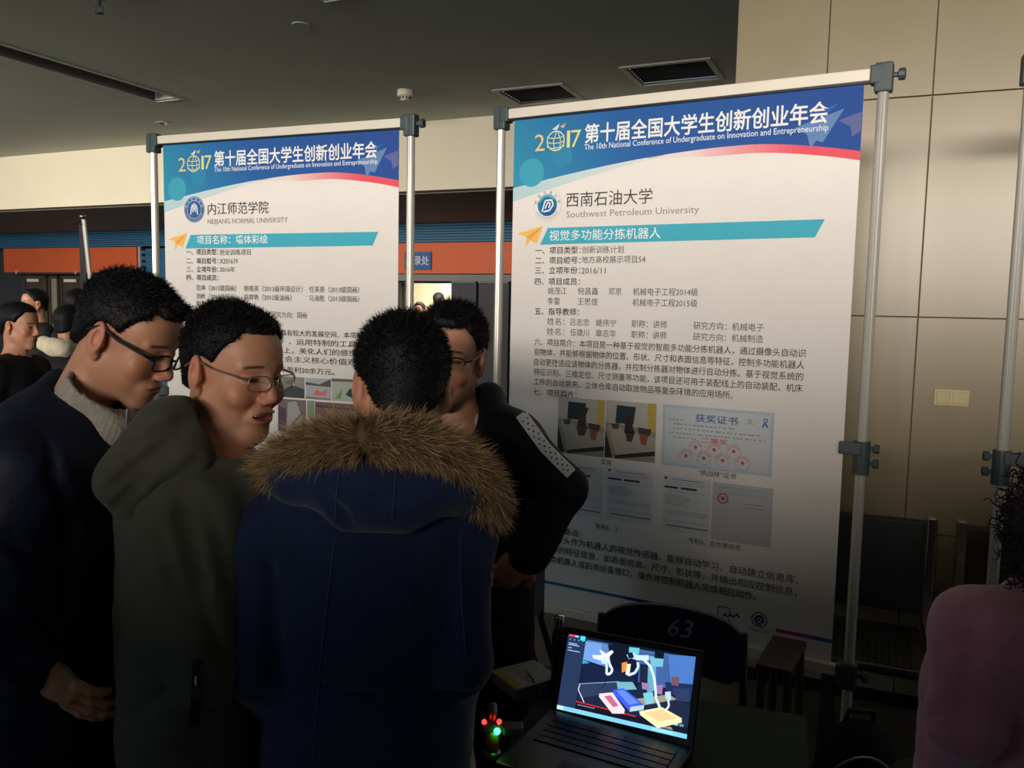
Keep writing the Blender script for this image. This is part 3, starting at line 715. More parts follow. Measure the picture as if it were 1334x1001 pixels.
# photographs of the robot
def robot_photo(mb, x0, z0, x1, z1, v):
    W, H = x1 - x0, z1 - z0; X = lambda u: x0 + W * u; Z = lambda w: z0 + H * w
    P = lambda pts, c, y=-.0014: pol(mb, [(X(a), Z(b)) for a, b in pts], c, y)
    rect(mb, x0, z0, x1, z1, (186, 182, 172), -.0010)
    P([(0, .62), (1, .55), (1, 0), (0, 0)], (150, 142, 128)); P([(0, .5), (.16, .02), (0, 0)], (62, 56, 52), -.0016)
    P([(.05, .58), (1, .42), (1, .18), (.22, .06)], (172, 164, 148), -.0015); P([(.2, .06), (1, .2), (1, .12), (.22, 0)], (58, 52, 46), -.0016)
    P([(.82, 1), (.98, 1), (1, .5), (.84, .55)], (196, 172, 82), -.0016)
    P([(.22, .93), (.60, .92), (.56, .62), (.20, .62)], (48, 62, 66), -.0018)
    c = (66, 60, 62)
    if v == 0: P([(.46, .7), (.52, .86), (.66, .84), (.60, .70), (.62, .5), (.42, .5)], c, -.0022); P([(.40, .5), (.66, .52), (.58, .35), (.46, .34)], (84, 72, 66), -.0022)
    else: P([(.40, .66), (.44, .76), (.56, .76), (.52, .66), (.60, .46), (.38, .46)], (60, 50, 46), -.0022); P([(.40, .5), (.60, .50), (.54, .32), (.44, .32)], (76, 62, 56), -.0022)
    P([(.12, .60), (.28, .62), (.26, .52), (.14, .52)], (80, 74, 70), -.0020); P([(.66, .58), (.92, .56), (.88, .44), (.66, .48)], (74, 66, 64), -.0020)
    P([(.68, .48), (.86, .46), (.82, .28), (.72, .30)], (150, 84, 66), -.0024)
m_ = MB(); robot_photo(m_, .229, 1.082, .409, 1.283, 0); m_.build('photograph', 'print', P1)
m_ = MB(); robot_photo(m_, .412, 1.083, .595, 1.284, 1); m_.build('photograph', 'print', P1)
# award certificate
m_ = MB(); rect(m_, .617, 1.081, .980, 1.285, (186, 198, 208), -.0010); rect(m_, .627, 1.091, .970, 1.275, (204, 208, 210), -.0013)
put_text(m_, '获奖证书', .728, 1.247, .026, .868, (58, 100, 156), -.0020, bold=.010)
for k, (w0, w1) in enumerate(((.638, .690), (.655, .86), (.655, .94), (.640, .955), (.655, .735))):
    x = w0; z = 1.236 - k * .015
    while x < w1: rect(m_, x, z, min(w1, x + random.uniform(.006, .012)), z + .0035, (140, 146, 154), -.0016); x += random.uniform(.010, .017)
put_text(m_, '二等奖', .752, 1.176, .018, .838, (206, 80, 84), -.0020, bold=.010)
for (x, z) in ((.733, 1.151), (.795, 1.149), (.858, 1.150), (.702, 1.120), (.762, 1.118), (.824, 1.117), (.888, 1.115)):
    disc(m_, x, z, .0235, (200, 110, 118), -.0018, .0222); disc(m_, x, z, .007, (196, 90, 98), -.0018, n=5)
    for a in np.linspace(.3, 2.9, 7): disc(m_, x + .0165 * math.cos(a), z + .0165 * math.sin(a), .0028, (200, 110, 118), -.0018, n=5)
disc(m_, .905, 1.252, .006, (80, 120, 150), -.0018, .004); line(m_, [(.892, 1.243), (.92, 1.243)], .002, (150, 160, 170), -.0018)
line(m_, [(.945, 1.236), (.952, 1.250), (.962, 1.236)], .005, (60, 110, 160), -.0018); disc(m_, .954, 1.258, .007, (60, 110, 160), -.0018, .004)
m_.build('certificate', 'print', P1)
def paper(ps, x0, z0, x1, z1, v, bg=(214, 214, 212)):
    m_ = MB(); W, H = x1 - x0, z1 - z0; rect(m_, x0, z0, x1, z1, bg, -.0010); y = -.0015
    if v < 3:
        disc(m_, x0 + .05 * W, z1 - .04 * H, .005, (70, 80, 100), y, n=8); rect(m_, x0 + .2 * W, z1 - .06 * H, x1 - .15 * W, z1 - .045 * H, (130, 134, 142), y)
        rect(m_, x0 + .03 * W, z1 - .22 * H, x0 + .32 * W, z1 - .18 * H, (66, 70, 84), y); rect(m_, x0 + .38 * W, z1 - .22 * H, x0 + .72 * W, z1 - .18 * H, (66, 70, 84), y)
        for q in (.10, .14, .27): rect(m_, x0 + .1 * W, z1 - q * H, x0 + .9 * W, z1 - (q - .008) * H, (160, 162, 168), y)
        for q in range(9): rect(m_, x0 + .05 * W, z1 - (.34 + .022 * q) * H, x0 + random.uniform(.4, .62) * W, z1 - (.333 + .022 * q) * H, (134, 138, 146), y)
        for q in (.62, .65, .68, .80): rect(m_, x0 + .05 * W, z1 - q * H, x1 - .05 * W, z1 - (q - .008) * H, (140, 142, 150), y)
        rect(m_, x0 + .1 * W, z1 - .90 * H, x1 - .02 * W, z1 - .88 * H, (90, 92, 104), y)
    else:
        for q in (.07, .10, .16, .19): rect(m_, x0 + .1 * W, z1 - q * H, x1 - .1 * W, z1 - (q - .008) * H, (150, 152, 158), y)
        disc(m_, x0 + .18 * W, z1 - .27 * H, .018, (196, 92, 100), y, .013); disc(m_, x0 + .18 * W, z1 - .27 * H, .007, (190, 70, 80), y, n=6)
        for q in (.32, .38): rect(m_, x0 + .55 * W, z1 - q * H, x1 - .12 * W, z1 - (q - .010) * H, (130, 132, 140), y)
    m_.build('document', 'print', ps)
paper(P1, .250, .866, .405, 1.046, 0); paper(P1, .424, .868, .590, 1.048, 1); paper(P1, .628, .857, .788, 1.046, 2); paper(P1, .796, .853, .988, 1.044, 3, (190, 190, 190))
m_ = MB(); rect(m_, .026, .592, .800, .603, (38, 116, 140), -.0010); rect(m_, .5, .592, .800, .603, (44, 58, 110), -.0012)
n = 10
for i in range(n): rect(m_, 1.018 + .168 * i / n, .584, 1.018 + .168 * (i + 1) / n, .596, mixc((196, 40, 140), (30, 110, 190), max(0, i - 3) / (n - 4)), -.0010)
line(m_, [(.830, .583), (.830, .632), (.868, .632), (.868, .612)], .003, (44, 54, 90), -.0012); line(m_, [(.830, .583), (.868, .583), (.868, .598)], .003, (44, 54, 90), -.0012)
for q in range(9): disc(m_, .85 + q * .0062, .604 + .004 * math.sin(q * 2.1) + .0012 * q, .0035 + .001 * (q % 2), (44, 54, 90), -.0014, n=8)
disc(m_, .964, .613, .025, (44, 66, 120), -.0012, .022); disc(m_, .964, .613, .016, (52, 78, 130), -.0012); line(m_, [(.953, .61), (.964, .620), (.974, .616), (.958, .604), (.974, .604)], .003, (200, 206, 214), -.0016)
line(m_, [(.954, .595), (.974, .595)], .002, (44, 66, 120), -.0015)
put_text(m_, '大连理工大学', .932, .577, .010, .998, (120, 90, 140), -.0015)
m_.build('footer_print', 'print', P1)
# --- left poster
S2 = display_stand('white poster stand further left behind the two men in profile', (-1.5524, 3.6702, 0), -.3766, 1.175)
P2 = poster_base(S2); header(P2); bar(P2, None)
m_ = MB()
put_text(m_, '项目名称：墙体彩绘', .205, 1.855, .036, .574, (240, 244, 244), bold=.008)
put_text(m_, '内江师范学院', .265, 1.984, .05, .579, (70, 68, 68))
put_text(m_, 'NEIJIANG NORMAL UNIVERSITY', .264, 1.934, .022, .673, LT)
row(m_, 1.805, [('一、项目类型：', .145, .318)], bold=.008); row(m_, 1.803, [('创业训练项目', .325, .487)], col=MD, bold=0)
row(m_, 1.767, [('二、项目编号：', .145, .318)], bold=.008); row(m_, 1.767, [('X201619', .325, .420)], h=.022, col=MD, bold=0)
row(m_, 1.731, [('三、立项年份：', .145, .318)], bold=.008); row(m_, 1.731, [('2016年', .325, .405)], h=.024, col=MD, bold=0)
row(m_, 1.696, [('四、项目成员：', .145, .318)], bold=.008)
row(m_, 1.652, [('范坤（2015级国画）', .197, .410), ('徐晓英（2013级环境设计）', .450, .745), ('任美熹（2013级国画）', .777, 1.012)], col=MD, bold=0)
row(m_, 1.616, [('刘岭（2015级国画）', .197, .410), ('高群艳（2015级油画）', .450, .690), ('马海胜（2013级国画）', .777, 1.012)], col=MD, bold=0)
row(m_, 1.584, [('指导教师：', .195, .318)], bold=.008)
row(m_, 1.546, [('姓名：彭大', .195, .330), ('研究方向：国画', .590, .765)], col=MD, bold=0)
row(m_, 1.511, [('项目简介：', .195, .318)], bold=.008)
row(m_, 1.472, [('墙体彩绘是一种新兴的装饰形式，具有较大的发展空间，本项目采', .180, 1.060)])
row(m_, 1.436, [('司运用《装饰有限责任公司》，运用特制的工具', .138, 1.000)])
row(m_, 1.400, [('特的材料，将图案绘制在墙面上，美化人们的感觉', .138, 1.000)])
row(m_, 1.364, [('尤其是在乡村进行的宣传社会主义核心价值观', .138, 1.000)])
row(m_, 1.320, [('性强。实际盈利20余万元。', .480, .898)])
m_.build('lettering', 'print', P2)
m_ = MB(); ex, ez = .192, 1.986
disc(m_, ex, ez, .055, (54, 96, 150), -.0010); disc(m_, ex, ez, .040, (170, 190, 210), -.0014, .037); disc(m_, ex, ez, .052, (180, 196, 214), -.0014, .050)
ring_text(m_, '内江师范学院', ex, ez, .0445, .011, PI * .9, PI * .1, (214, 222, 232), -.0016)
for q in np.linspace(PI * 1.15, PI * 1.85, 12): disc(m_, ex + .0445 * math.cos(q), ez + .0445 * math.sin(q), .002, (200, 210, 224), -.0016, n=5)
for sx in (-1, 1): line(m_, [(ex + sx * .019, ez - .022), (ex + sx * .015, ez + .008), (ex + sx * .007, ez + .022), (ex + sx * .007, ez - .012)], .0055, (226, 230, 236), -.0018)
line(m_, [(ex, ez + .028), (ex, ez - .004)], .005, (226, 230, 236), -.0018); line(m_, [(ex - .008, ez + .004), (ex + .008, ez + .004)], .004, (226, 230, 236), -.0018)
m_.build('emblem', 'print', P2)
def mural(ps, x0, z0, x1, z1, v):
    m_ = MB(); W, H = x1 - x0, z1 - z0; P = lambda pts, c, y=-.0014: pol(m_, [(x0 + a * W, z0 + b * H) for a, b in pts], c, y)
    rect(m_, x0, z0, x1, z1, ((150, 146, 138), (176, 180, 184), (180, 186, 170), (128, 112, 110), (140, 150, 132), (126, 96, 98))[v], -.0010)
    if v == 0: P([(0, .0), (1, 0), (1, .45), (.6, .6), (.3, .35), (0, .4)], (78, 80, 80)); P([(.35, .7), (.6, .9), (.7, .5)], (120, 120, 112), -.0016)
    elif v == 1: P([(0, .8), (.55, .72), (1, 1), (1, .62), (0, .66)], (96, 92, 90)); P([(.3, .2), (.45, .5), (.6, .35), (.85, .5), (.8, .2)], (220, 120, 112), -.0016); P([(0, 0), (1, 0), (1, .08), (0, .12)], (140, 130, 120), -.0016)
    elif v == 2: P([(0, .85), (1, .9), (1, 1), (0, 1)], (120, 108, 100)); P([(.1, .1), (.35, .55), (.3, .1)], (120, 164, 92), -.0016); P([(.45, .3), (.6, .6), (.9, .3), (.7, .15)], (70, 74, 76), -.0016)
    elif v == 3: P([(.3, 0), (.35, .9), (.65, .95), (.9, .4), (1, 0)], (170, 168, 170)); P([(.35, .1), (.4, .12), (.92, .62), (.88, .66)], (80, 74, 74), -.0016); P([(0, 0), (.3, 0), (.28, .7), (0, .8)], (96, 80, 96), -.0016)
    elif v == 4: P([(.2, .2), (.5, .9), (.8, .3)], (120, 170, 110)); P([(.4, .1), (.6, .6), (.7, .1)], (60, 64, 60), -.0016)
    else: P([(0, .9), (1, .86), (1, .8), (0, .84)], (90, 70, 74)); P([(0, 0), (1, 0), (1, .3), (0, .4)], (116, 88, 84))
    m_.build('photograph', 'print', ps)
for v, (a, b, c, d) in enumerate(((.60, 1.205, .752, 1.292), (.758, 1.205, .880, 1.292), (.884, 1.205, 1.03, 1.296), (.62, 1.06, .76, 1.198), (.765, 1.06, .80, 1.198), (.803, 1.06, 1.05, 1.196))): mural(P2, a, b, c, d, v)
for o_ in (S1, S2): pass
# --- third stand at the right edge
S3p = at(1312, 573, 2.33)
S3 = display_stand('bare aluminium display stand cut by the right edge of the picture', (float(S3p[0]) + .02, float(S3p[1]), 0), -.35, 1.175)

# blue direction sign on the orange board
t = thing('direction_sign', 'small blue sign with white characters on the orange board', 'sign', bp(0, -.02, 0), YB)
m_ = MB(); m_.box((-.86, -.012, 2.08), (-.44, 0, 2.33), col=(46, 84, 140)); m_.build('panel', 'vcol', t)
m_ = MB(); put_text(m_, '登录处', -.82, 2.205, .13, -.47, (214, 218, 226), -.014); m_.build('lettering', 'vcol', t)

# leaning pole with clamp at the left (edge-on stand)
t = thing('display_stand', 'narrow pole stand seen edge-on at the far left, in front of the doors', 'display stand', (float(at(112, 500, 3.9)[0]), 3.9, 0))
bx, by = t.location[0], 3.9
def rel(p): return (float(p[0] - bx), float(p[1] - by), float(p[2]))
a_ = at(109, 285, 3.9); b_ = at(121, 395, 3.9); e_ = b_ + (b_ - a_) * ((b_[2]) / (a_[2] - b_[2]))
m_ = MB(); m_.tube([rel(e_), rel(a_)], .010, 12); m_.build('pole', 'alu', t)
m_ = MB(); m_.ball(rel(at(107.5, 282, 3.88)), .014); m_.build('knob', 'chrome', t, True)
m_ = MB(); m_.tube([rel(at(105, 292, 3.88)), rel(at(98, 289, 3.86)), rel(at(92, 290, 3.86))], .004, 8); m_.build('lever', 'chrome', t)
m_ = MB(); c_ = rel(at(107, 293, 3.95)); g_ = (c_[0], c_[1]); RE = rotz(math.atan2(2.0, 3.9)); m_.box((-.014, 0, 0.02), (.010, .5, c_[2]), R=RE, o=(c_[0], c_[1], 0)); m_.build('edge_on_panel', 'darkgrey', t)
m_ = MB(); m_.box((-.05, -.05, 0), (.05, .55, .02), R=RE, o=(c_[0], c_[1], 0)); m_.build('base', 'plastic', t)
# ------------------------------------------------------------------ waiting bench by the tan wall
BY = -0.40
bench = thing('waiting_bench', 'steel waiting bench with perforated seats and chrome side frames, against the tan wall', 'bench', tuple(at(1214, 900, 2.66) * np.array([1, 1, 0])), BY)
def seat(x0, x1, mback):
    m_ = MB(); prof = [(-.02, .40), (.22, .375), (.36, .40), (.42, .52), (.46, .80)]
    for (a, b) in zip(prof[:-1], prof[1:]):
        m_.poly([(x0, a[0], a[1]), (x1, a[0], a[1]), (x1, b[0], b[1]), (x0, b[0], b[1])]); m_.poly([(x0, b[0] + .008, b[1] - .008), (x1, b[0] + .008, b[1] - .008), (x1, a[0] + .008, a[1] - .008), (x0, a[0] + .008, a[1] - .008)])
    return m_
for (x0, x1, mb_) in ((-.56, -.02, 'darkgrey'), (.10, .60, 'maroon')):
    m_ = MB(); m_.box((x0, .43, .46), (x1, .465, .82), bev=.01); m_.build('backrest', mb_, bench)
    m_ = MB(); m_.box((x0, -.02, .40), (x1, .42, .415), bev=.004); st = m_.build('seat', 'steel', bench)
    m_ = MB()
    for i in range(22):
        for j in range(12): disc(m_, 0, 0, 0.001, (0, 0, 0), 0, n=1) if False else m_.box((x0 + .03 + i * (x1 - x0 - .06) / 22, .0 + j * .032, .4145), (x0 + .03 + i * (x1 - x0 - .06) / 22 + .012, .012 + j * .032, .4162))
    ho = m_.build('perforations', 'plastic', st); ho['kind'] = 'stuff'
for x in (-.015, .085):
    m_ = MB(); w = .034
    path = [(-.03, .06), (-.035, .36), (-.01, .43), (.40, .43), (.44, .50), (.455, .84)]
    m_.box((x, .425, .44), (x + w, .475, .84), bev=.006); m_.box((x, -.04, .41), (x + w, .475, .445), bev=.006); m_.box((x, -.045, .10), (x + w, -.02, .44), bev=.006); m_.build('side_frame', 'chrome', bench)
m_ = MB(); m_.box((-.6, .18, .30), (.65, .26, .36), bev=.01); m_.build('beam', 'darkgrey', bench)
for x in (-.35, .42):
    m_ = MB(); m_.box((x, .19, .02), (x + .05, .25, .31)); m_.box((x - .005, -.02, 0), (x + .055, .44, .03), bev=.008); m_.build('leg', 'darkgrey', bench)
# ------------------------------------------------------------------ table, laptop, small things
TZ = 0.745
TO = at(820, 930, 1.62)
table = thing('table', 'table covered with dark green cloth, under the open laptop', 'table', (0.26, 1.42, 0), -.30)
m_ = MB(); m_.box((-.27, -.06, TZ - .03), (.27, .36, TZ - .004), bev=.006); m_.build('tabletop', 'wood', table)
def cloth_mesh():
    X0, X1, Y0, Y1 = -.28, .28, -.07, .37; m = MB(); n = 120; per = []
    for k in range(n):
        t_ = k / n * 4; s = int(t_); u = t_ - s
        per.append([(X0 + (X1 - X0) * u, Y0), (X1, Y0 + (Y1 - Y0) * u), (X1 - (X1 - X0) * u, Y1), (X0, Y1 - (Y1 - Y0) * u)][s])
    i0 = 0; lv = [0, .012, .08, .14, .21]
    for L_, dz in enumerate(lv):
        for k, (x, y) in enumerate(per):
            cx, cy = (X0 + X1) / 2, (Y0 + Y1) / 2; d = nrm([x - cx, y - cy, 0]); f = (.006 + .018 * math.sin(k * .9) ** 2) * (dz / .21) ** .7 + (.004 if L_ else 0)
            m.v.append((x + d[0] * f, y + d[1] * f, TZ - dz)); m.c.append((0, 0, 0))
    for L_ in range(len(lv) - 1):
        for k in range(n): k2 = (k + 1) % n; m.f.append((L_ * n + k, (L_ + 1) * n + k, (L_ + 1) * n + k2, L_ * n + k2))
    m.f.append(tuple(range(n))); return m
cl = cloth_mesh().build('tablecloth', 'cloth'); cl.location = (0.26, 1.42, 0.0005); cl.rotation_euler = (0, 0, -.30); tag(cl, 'dark green cloth draped over the table under the laptop', 'tablecloth')
for sx in (-.24, .24):
    for sy in (-.01, .31): m_ = MB(); m_.tube([(sx, sy, 0), (sx, sy, TZ - .03)], .016, 10); m_.build('leg', 'chairtube', table)
# laptop: solve the lid plane from its lit corners
cTL, cTR, cBR, cBL = at(740.4, 826, 1.710), at(906.4, 855.8, 1.579), at(894.9, 963.6, 1.521), at(726, 923.7, 1.654)
lx = nrm((cTR - cTL) + (cBR - cBL)); lz = nrm((cTL - cBL) + (cTR - cBR)); lz = nrm(lz - lx * (lx @ lz)); ly = np.cross(lz, lx)  # ly points away from viewer
LC = (cTL + cTR + cBR + cBL) / 4; LW = (np.linalg.norm(cTR - cTL) + np.linalg.norm(cBR - cBL)) / 2; LH = (np.linalg.norm(cTL - cBL) + np.linalg.norm(cTR - cBR)) / 2
LR = np.stack([lx, ly, lz], 1)
lap = thing('laptop', 'open black laptop showing a robot arm video on its screen', 'laptop', (float(LC[0]), float(LC[1]), TZ + .001))
def lrel(p): return np.array(p) - np.array([LC[0], LC[1], TZ + .001])
LO = lrel(LC); print('lid bottom', (LO + LR @ np.array([0, 0, -LH / 2 - .022]))[2], 'size', LW, LH)
m_ = MB(); m_.box((-LW / 2 - .014, .001, -LH / 2 - .022), (LW / 2 + .014, .009, LH / 2 + .014), R=LR, o=LO, bev=.003); lid = m_.build('lid', 'plastic', lap)
# base follows the table plane
hin = LO + LR @ np.array([0, .005, -LH / 2 - .024]); fx = nrm([lx[0], lx[1], 0]); fy = np.array([fx[1], -fx[0], 0]); RB = np.stack([fx, -fy, [0, 0, 1]], 1)
bz = 0.0
m_ = MB(); m_.box((-LW / 2 - .014, -.235, 0), (LW / 2 + .014, .0, .022), R=RB, o=(hin[0], hin[1], bz), bev=.004); base = m_.build('base', 'plastic', lap)
m_ = MB()
for i in range(15):
    for j in range(5): m_.box((-LW / 2 + .012 + i * (LW - .02) / 15, -.045 - j * .021, .022), (-LW / 2 + .012 + i * (LW - .02) / 15 + .0165, -.045 - j * .021 + .017, .0245), R=RB, o=(hin[0], hin[1], bz))
k_ = m_.build('keyboard', 'chairtube', base); k_['kind'] = 'stuff'
m_ = MB(); m_.box((-.045, -.22, .022), (.045, -.165, .0226), R=RB, o=(hin[0], hin[1], bz)); m_.build('touchpad', 'darkgrey', base)
m_ = MB(); m_.tube([hin + fx * -.12 + [0, 0, 0], hin + fx * .12], .008, 8); m_.build('hinge', 'plastic', lap)
if hin[2] > .024:
    m_ = MB(); m_.box((-.10, -.004, .0), (.10, .004, float(hin[2])), R=RB, o=(hin[0], hin[1], 0)); m_.build('hinge_cover', 'plastic', lap)
m_ = MB(); m_.ball(LO + LR @ np.array([LW * .42, -.0005, -LH / 2 - .030]), .0012); m_.build('power_light', M['ledgreen'] if False else 'rail', lap)
def screen():
    mb = MB(); Y0 = -.0006
    def P(pts, c, lay=0): mb.poly([tuple(LO + LR @ np.array([(a - .5) * LW, Y0 - .00025 * lay, (.5 - b) * LH])) for a, b in pts], c)
    def Rr(a, b, c, d, col, lay=0): P([(a, b), (c, b), (c, d), (a, d)], col, lay)
    def Ln(pts, w, col, lay):
        for (a, b) in zip(pts[:-1], pts[1:]):
            a = np.array(a, float); b = np.array(b, float); d = (b - a) * np.array([LW, LH]); n_ = np.array([-d[1], d[0]]); n_ = n_ / (np.linalg.norm(n_) + 1e-9) * w / 2 / np.array([LW, LH]); P([a - n_, b - n_, b + n_, a + n_], col, lay)
    Rr(0, 0, 1, 1, (14, 22, 44)); Rr(0, 0, .145, .945, (36, 52, 84), 1); Rr(.145, .03, 1, .88, (16, 24, 52), 1)
    Rr(0, .945, 1, 1, (120, 196, 228), 2); Rr(.0, .95, .05, .995, (190, 230, 245), 3); Rr(.75, .96, .9, .985, (150, 215, 235), 3)
    Rr(.01, .005, .06, .03, (226, 70, 80), 2); Rr(.06, .005, .09, .03, (150, 190, 220), 2); Rr(.105, .0, .145, .06, (60, 214, 230), 3)
    for q, w in ((.115, .07), (.135, .09), (.175, .03), (.21, .1)): Rr(.015, q, .015 + w, q + .012, (150, 180, 214), 3)
    for q in range(4): Rr(.02 + q * .034, .06, .03 + q * .034, .075, (110, 150, 190), 3)
    Rr(.16, .035, 1, .055, (66, 110, 150), 2)
    P([(.15, .06), (.28, .05), (.30, .33), (.15, .30)], (110, 150, 214), 2); P([(.28, .05), (.34, .05), (.38, .34), (.30, .33)], (90, 126, 190), 2)
    P([(.33, .04), (.50, .02), (.52, .30), (.38, .30)], (16, 24, 40), 3); P([(.50, .03), (.58, .02), (.58, .17), (.50, .17)], (100, 190, 206), 3)
    P([(.58, .04), (.80, .02), (.84, .45), (.60, .45)], (60, 92, 150), 2); P([(.80, .03), (1, .0), (1, .42), (.84, .40)], (70, 116, 186), 3)
    P([(.80, .38), (1, .34), (1, .55), (.82, .50)], (28, 44, 84), 4)
    P([(.15, .33), (.36, .34), (.58, .40), (.58, .60), (.15, .62)], (22, 32, 60), 2)
    P([(.15, .62), (.46, .48), (.78, .52), (1, .60), (1, .9), (.15, .9)], (26, 36, 62), 3); P([(.15, .62), (.45, .49), (.5, .60), (.17, .80)], (44, 58, 88), 4)
    Ln([(.155, .62), (.46, .49)], .0014, (130, 160, 190), 5); Ln([(.155, .62), (.15, .70), (.21, .84)], .002, (190, 210, 226), 5)
    P([(.60, .66), (.84, .52), (.90, .56), (.63, .74)], (150, 144, 120), 4)
    P([(.15, .30), (.21, .33), (.15, .36)], (60, 150, 190), 5)
    # white gripper left
    P([(.22, .22), (.30, .20), (.33, .28), (.23, .26)], (210, 226, 246), 6); P([(.27, .13), (.33, .17), (.37, .11), (.385, .13), (.35, .22), (.30, .22), (.29, .18)], (226, 238, 252), 7)
    P([(.30, .21), (.36, .22), (.345, .30), (.30, .31)], (190, 214, 244), 6); Ln([(.345, .22), (.37, .30), (.395, .36), (.385, .41), (.37, .42)], .005, (214, 226, 244), 7); Ln([(.335, .24), (.35, .36), (.355, .43), (.375, .42)], .005, (200, 216, 240), 7)
    Ln([(.36, .45), (.35, .56), (.33, .62)], .0014, (10, 14, 26), 6)
    # orange gripper + arm
    P([(.46, .25), (.50, .22), (.505, .34), (.47, .37)], (226, 136, 60), 7); P([(.50, .25), (.53, .24), (.53, .40), (.50, .38)], (240, 226, 206), 7)
    Ln([(.53, .38), (.57, .34), (.59, .26), (.58, .20)], .005, (196, 216, 244), 7); Ln([(.50, .16), (.53, .12), (.56, .15), (.66, .12)], .010, (190, 216, 246), 7); P([(.49, .11), (.53, .09), (.55, .15), (.51, .18)], (20, 30, 48), 8)
    P([(.66, .10), (.77, .08), (.77, .20), (.69, .22)], (110, 180, 206), 6); P([(.70, .02), (.77, .01), (.77, .10), (.70, .11)], (12, 20, 36), 8)
    P([(.60, .22), (.68, .20), (.72, .55), (.62, .58)], (26, 36, 66), 5); P([(.66, .20), (.72, .20), (.74, .50), (.68, .56)], (96, 160, 190), 6)
    Ln([(.62, .15), (.68, .22), (.72, .36), (.74, .50), (.75, .60), (.78, .68), (.80, .76)], .005, (206, 224, 244), 9)
    P([(.65, .57), (.72, .53), (.74, .66), (.68, .70)], (120, 190, 214), 7); P([(.63, .44), (.69, .44), (.69, .52), (.64, .52)], (150, 120, 160), 8); P([(.74, .44), (.79, .42), (.79, .54), (.75, .54)], (150, 110, 160), 8)
    P([(.81, .50), (.85, .48), (.86, .58), (.82, .58)], (180, 206, 230), 8); Ln([(.84, .58), (.85, .66), (.83, .72)], .004, (196, 214, 236), 8)
    P([(.84, .30), (.90, .28), (.90, .40), (.85, .40)], (110, 80, 90), 5); P([(.86, .44), (.98, .40), (.99, .56), (.90, .58)], (40, 56, 92), 6)
    P([(.44, .50), (.56, .46), (.60, .54), (.46, .60)], (110, 170, 184), 6)
    # trays
    P([(.32, .69), (.42, .64), (.53, .82), (.53, .87), (.44, .90), (.32, .73)], (226, 206, 214), 7); P([(.36, .71), (.41, .68), (.48, .79), (.44, .82)], (190, 100, 130), 8)
    P([(.42, .61), (.50, .56), (.67, .71), (.67, .77), (.57, .83), (.43, .65)], (60, 88, 222), 8); P([(.45, .61), (.50, .58), (.63, .70), (.56, .75)], (96, 130, 226), 9); P([(.57, .77), (.67, .71), (.67, .77), (.57, .83)], (170, 200, 240), 9)
    P([(.64, .80), (.80, .69), (.95, .77), (.955, .82), (.79, .97 - .02), (.65, .84)], (246, 226, 176), 10); P([(.68, .80), (.80, .72), (.92, .78), (.79, .87)], (226, 196, 140), 11)
    P([(.80, .93), (.88, .90), (.90, .93)], (150, 140, 120), 9)
    P([(.90, .84), (.93, .83), (.93, .87), (.90, .87)], (140, 190, 220), 9); P([(.94, .84), (.97, .84), (.97, .87), (.94, .87)], (100, 140, 180), 9)
    Ln([(.145, .852), (.62, .852 + .02)], .0022, (196, 40, 50), 6); Rr(.145, .86, 1, .945, (16, 20, 34), 4); Rr(.16, .88, .30, .895, (110, 110, 130), 5)
    return mb
o = screen().build('screen', 'screen', lap)
# small box with a lined card, cable
bxp = at(684, 884, 1.80)
t = thing('small_box', 'small box topped with a pale lined card, left of the laptop', 'box', (float(bxp[0]), float(bxp[1]), TZ + .001), .55)
hbx = max(.03, float(bxp[2]) - TZ)
m_ = MB(); m_.box((-.055, -.05, 0), (.055, .05, hbx - .004), bev=.002); m_.build('body', 'clamp', t)
m_ = MB(); m_.box((-.058, -.053, hbx - .004), (.058, .053, hbx), bev=.001, col=(150, 150, 140))
m_.build('card', 'vcol', t)
m_ = MB()
for q in range(9): m_.box((-.02 + .0, -.045 + q * .011, hbx), (.05, -.0435 + q * .011, hbx + .0006), col=(90, 92, 90))
m_.box((-.056, -.05, hbx), (-.04, .05, hbx + .0006), col=(150, 140, 40)); m_.build('card_print', 'vcol', t)
cp = [at(686, 876, 1.80), at(690, 884, 1.78), at(694, 893, 1.76), at(704, 897, 1.74), at(712, 900, 1.72)]
cb = MB(); pts = [(float(p[0]), float(p[1]), TZ + hbx + .006 if k < 3 else TZ + .010) for k, p in enumerate(cp)]; cb.tube(pts, .0018, 6); tag(cb.build('cable', 'plastic'), 'thin black cable lying over the small lined box', 'cable')
# gadget with leds
gp = at(641, 985, 1.50)
t = thing('robot_gadget', 'small yellow gadget with two red lights and one green light', 'gadget', (float(gp[0]), float(gp[1]), TZ + .001))
s_ = (float(at(641, 915, 1.5)[2]) - TZ) / .10
m_ = MB(); m_.ball((0, 0, .008 * s_), (.018 * s_, .016 * s_, .008 * s_)); m_.build('foot', 'steel', t, True)
m_ = MB(); lathe(m_, [(.0, .010 * s_), (.011 * s_, .012 * s_), (.012 * s_, .045 * s_), (.008 * s_, .05 * s_)]); o = m_.build('body', mat('yellow_plastic', (150, 120, 40), .5), t, True)
m_ = MB(); m_.box((-.018 * s_, -.01 * s_, .050 * s_), (.02 * s_, .01 * s_, .066 * s_), bev=.003); m_.build('circuit_block', 'cloth', t)
m_ = MB(); m_.box((.018 * s_, -.012 * s_, .045 * s_), (.052 * s_, .012 * s_, .060 * s_), bev=.003); m_.build('arm', 'clamp', t)
m_ = MB(); lathe(m_, [(.006 * s_, .066 * s_), (.007 * s_, .075 * s_), (.007 * s_, .095 * s_), (0, .098 * s_)]); m_.build('cap', 'steel', t, True)
